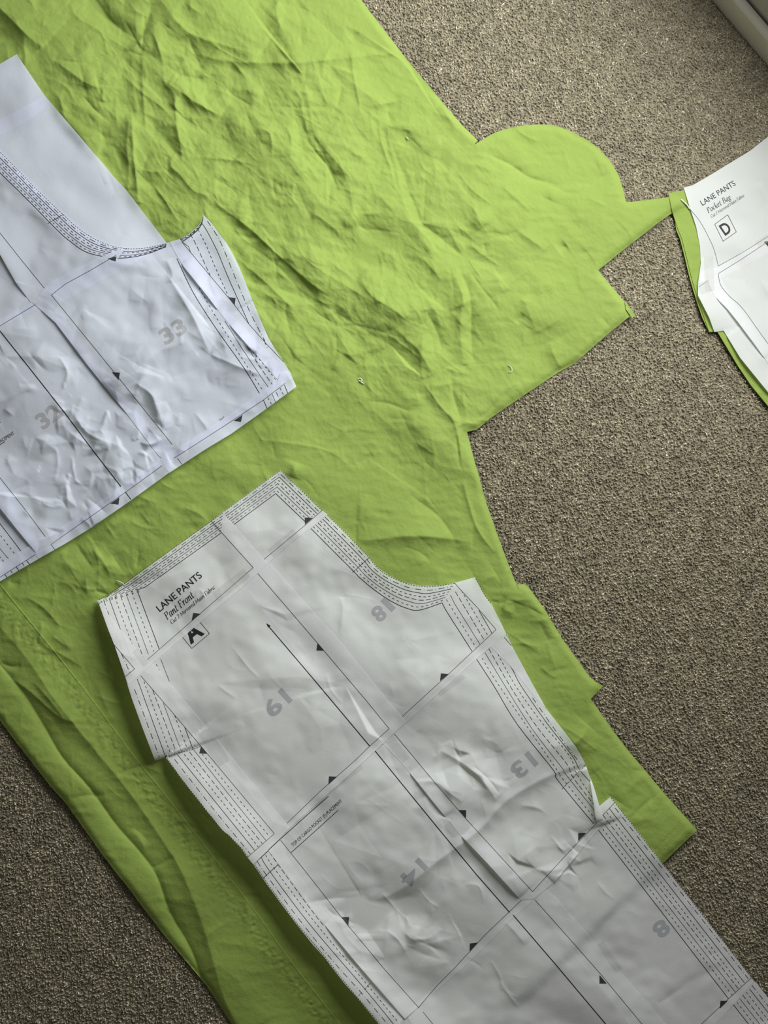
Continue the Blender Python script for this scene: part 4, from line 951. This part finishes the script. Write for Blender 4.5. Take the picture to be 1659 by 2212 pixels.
band(p, [(-120, 212), (-60, 269), (0, 328), (39.8, 368), (74.7, 405), (135, 462), (168.8, 493), (209.8, 519), (253, 534), (301, 537), (359, 526)],
        [(-110, 262), (-60, 312), (0, 373), (38, 410), (70, 442), (125, 498), (150, 520), (190, 546), (251, 557.5), (289, 555), (359, 533)])
p['ink'].ribbon([(137, 463), (103, 483)], 1.2); frame(p, [(0, 503), (45, 560), (98, 625)])
p = B.pages['P33']
band(p, [(270, 537.5), (301, 537), (330, 533), (359, 526)], [(255, 558), (289, 555), (322, 547), (359, 533)], which=(0, 2, 3, 5, 6, 7))
frame(p, [(251, 551), (197, 583), (142, 613), (111, 637.3), (180, 722), (250, 808), (330, 908), (372, 960)])
for st, pts in ((7, [(382, 558), (418, 633), (468.8, 712.4), (526.6, 794), (562, 852)]), (6, [(430, 621), (461.5, 676), (515, 762), (569, 845)]), (5, [(485.6, 693), (520, 748), (555.6, 801.6), (580, 837)]), (4, [(533.9, 748.6), (560, 790), (588, 830)]), (3, [(539, 751), (570, 788), (598, 823)])): line(p, pts, st)
p['mark'].fill([(232.6, 558.6), (252, 553.7), (249.5, 564.6)]); p['mark'].fill([(242, 804), (259, 805), (256.5, 821)])
p['num'].text('33', (358, 745), (407, 713), 34, 0.03)
p = B.pages['P34']
for st, pts in ((4, [(411, 505), (425, 531), (444.7, 575), (454, 594)]), (3, [(427.8, 495.5), (445, 529), (464, 575), (494, 641)]), (2, [(435, 481), (445.9, 496.7), (468.8, 541), (492.9, 599), (537.5, 699)]), (1, [(448, 477), (476, 522), (507, 596.7), (541, 676), (572.4, 736.6)]), (1, [(569, 733), (578, 752)])): line(p, pts, st)
frame(p, [(393, 522), (411, 544), (507, 659), (537, 699), (574, 741), (613, 782)]); frame(p, [(393, 522), (408, 533), (412, 546)])
band(p, [(389, 517), (406, 508.5), (421, 497), (430, 488), (436, 479), (439, 466)], [(393, 523), (408, 513), (422, 502), (431, 492), (436, 483), (438.5, 472)], which=(0, 1, 3, 5, 7))
p['mark'].fill([(494, 642), (509, 643.7), (506.9, 659.9)])
p = B.pages['P32']
p['grain'].ribbon([(-120, 560), (0, 715), (70, 803), (140, 892), (200, 972), (262, 1052)], 1.9)
frame(p, [(-160, 820), (0, 1032), (50, 1095), (98, 1159)]); frame(p, [(-100, 757), (0, 704), (83.5, 653.7)])
p['num'].text('32', (93, 928), (137, 896), 34, 0.03)
p['ink'].text('TOP OF CARGO POCKET (F) PLACEMENT', (-92, 1016), (32, 937.5), 7.5, 0.0); p['ink'].ribbon([(-92, 1022), (11, 953.5)], 1.3)
p['ink'].text('ADJUST', (-28, 933), (4, 912), 7.0, 0.0)
p = B.pages['BL2']
for st, pts in ((7, [(-120, 975), (0, 1131), (48, 1194)]), (6, [(-120, 1000), (0, 1155), (33, 1198)]), (5, [(-120, 1030), (0, 1185), (25, 1212)]), (4, [(-120, 1050), (0, 1203), (15, 1220)])): line(p, pts, st)
p = B.pages['BS1']
frame(p, [(616, 828), (569, 864), (500, 910), (404, 972), (375, 990)])
for st, a_, b_ in ((7, (569, 864), (577, 882)), (3, (578.5, 859), (587, 874)), (5, (588, 851), (595.5, 869)), (4, (596.5, 847), (604, 862)), (3, (605, 838), (613.5, 855)), (7, (614.5, 832), (622, 850)), (5, (383, 989), (393, 1003))): line(p, [a_, b_], st)
p['mark'].fill([(505, 909), (524, 896), (520.6, 911)])
p['thin'].ribbon(crm([(474, 904), (478, 906), (482, 902), (484, 899)]), 1.0)
p = B.pages['BS2']
frame(p, [(350, 1006), (270, 1064), (180, 1127), (110, 1176), (118.5, 1187)]); p['grain'].ribbon([(271, 1063), (283, 1079)], 1.6)
p['mark'].fill([(238.6, 1087.7), (258, 1074), (256, 1090)])
p = B.pages['BS3']
frame(p, [(76, 1198), (0, 1247), (-100, 1302)])
for a_, b_ in (((57, 1210), (64, 1219)), ((48, 1216), (52, 1222)), ((35, 1224), (41, 1233)), ((23, 1232), (27, 1238)), ((10, 1240), (15, 1247))): p['ink'].ribbon([a_, b_], 1.3)
B.tape('P33', (80, 645), (123, 662), 24); B.tape('BS2', (80, 1180), (130, 1160), 20)
B.finish()

# ---------------- pattern D, pocket bag at the right
D = Pattern('paper_pattern', centre([(1620, 560)]), 'white paper pattern for a pocket bag, marked with a boxed letter D', 'paper pattern', ZD)
D.page('D1', [(1477, 405), (1495.7, 400.5), (1532, 379.5), (1620, 326), (1659, 295), (1830, 176), (1845, 436), (1659, 545), (1600, 580), (1530, 610), (1508, 612), (1514, 568.6), (1512, 532), (1504, 490), (1490, 448)], 0)
D.page('D3', [(1513.5, 590), (1508, 616), (1508, 638.7), (1532, 686), (1543, 717), (1563, 714), (1599, 773), (1659, 847), (1836, 1063), (1845, 980), (1700, 800), (1575, 640), (1550, 580), (1535, 577)], 1)
D.page('D2', [(1528, 590), (1552, 577), (1659, 513), (1845, 408), (1845, 1002), (1835, 1004), (1659, 784), (1626, 738), (1593.7, 695), (1571, 667), (1543, 638.7), (1533, 618)], 2.5, [([(1545, 645), (1590, 692), (1650, 775)], 0.003, 20)])
p = D.pages['D1']
p['title'].text('LANE PANTS', (1518, 444.5), (1590, 399.5), 12.5, 0.0)
italic(p['title'], 'Pocket Bag', (1530, 460.5), (1580, 429.5), 11.5, 1.2)
q_ = Ink(); italic(p['thin'], 'Cut 2 Mirrored Main Fabric', (1537, 471), (1609, 424), 6.6, 0.75)
p['thin'].ribbon([(1544, 484.5), (1572, 463.8), (1590.6, 501), (1562, 521), (1544, 484.5)], 1.2)
p['letter'].text('D', (1566.5, 509), (1582, 498.5), 26, 0.02)
frame(p, crm([(1490, 451), (1512.5, 479), (1532, 515), (1543, 540.6), (1551.7, 574.8)], 5), 0.9); frame(p, [(1551.7, 574.8), (1605, 545), (1659, 511), (1700, 487)], 0.9)
p = D.pages['D2']
frame(p, crm([(1551.7, 591), (1557, 616), (1577, 641), (1605, 667), (1659, 742), (1760, 870)], 5), 0.9); frame(p, [(1551.7, 591), (1600, 561), (1650, 528), (1740, 472)], 0.9)
p['mark'].fill([(1650, 522), (1672, 519), (1664, 538)])
p = D.pages['D3']; frame(p, [(1509.7, 619.5), (1529, 606.5)], 0.9)
D.tape('D2', (1531, 552), (1534, 628), 20); D.tape('D3', (1510, 624), (1534, 616), 26); D.tape('D2', (1636, 528), (1662, 512), 16)
D.finish()

# ================================================================ SMALL THINGS: threads and lint
def thread(name, pts, r, Hg, mat_, label, h=0.0012, cat='thread'):
    p = np.array(crm(pts, 8)); z = samp(Hg, p[:, 0], p[:, 1]) + r + h * np.sin(np.linspace(0, math.pi, len(p)))
    C = W(p[:, 0], p[:, 1], z); V = []; F = []; N = 6
    T = np.gradient(C, axis=0); T /= np.linalg.norm(T, axis=1)[:, None]
    for k in range(len(C)):
        s = np.cross(T[k], (0, 0, 1)); s /= np.linalg.norm(s) + 1e-9; u_ = np.cross(s, T[k])
        rr = r * (0.55 if k in (0, len(C) - 1) else 1)
        for a in range(N): an = 2 * math.pi * a / N; V.append(C[k] + rr * (math.cos(an) * s + math.sin(an) * u_))
    for k in range(len(C) - 1):
        for a in range(N): F.append((k * N + a, k * N + (a + 1) % N, (k + 1) * N + (a + 1) % N, (k + 1) * N + a))
    F.append(tuple(range(N))[::-1]); F.append(tuple(range((len(C) - 1) * N, len(C) * N)))
    return tag(new_obj(name, V, F, mat_, None, C[0]), label, cat)
thread('loose_thread', [(773, 820), (777, 817), (782, 820), (780, 824), (776, 822), (781, 826), (786, 829)], 0.0006, Z_sheet, M_thread, 'tiny white knotted thread scrap near the middle of the green sheet')
thread('loose_thread', [(1098, 789), (1103, 792), (1106, 798), (1104, 804), (1098, 804)], 0.0004, Z_sheet, M_thread, 'pale curled thread on the green sheet above the cut right edge')
thread('loose_thread', [(877, 296), (880, 298), (882, 301)], 0.0006, Z_sheet, M_thread, 'tiny pale thread end high on the green sheet')
thread('lint_strand', [(252, 1255), (258, 1257), (264, 1260), (272, 1267)], 0.0009, np.maximum(Z_sheet, ZA), M_lint, 'grey lint strand at the upper left edge of the pant front paper', cat='lint')
thread('paper_sliver', [(1471, 431), (1478, 437), (1485, 444), (1490, 452)], 0.0010, np.maximum(Zp1, Z0), M_thread, 'thin white paper sliver on the green pocket piece', 0.0005, cat='paper scrap')
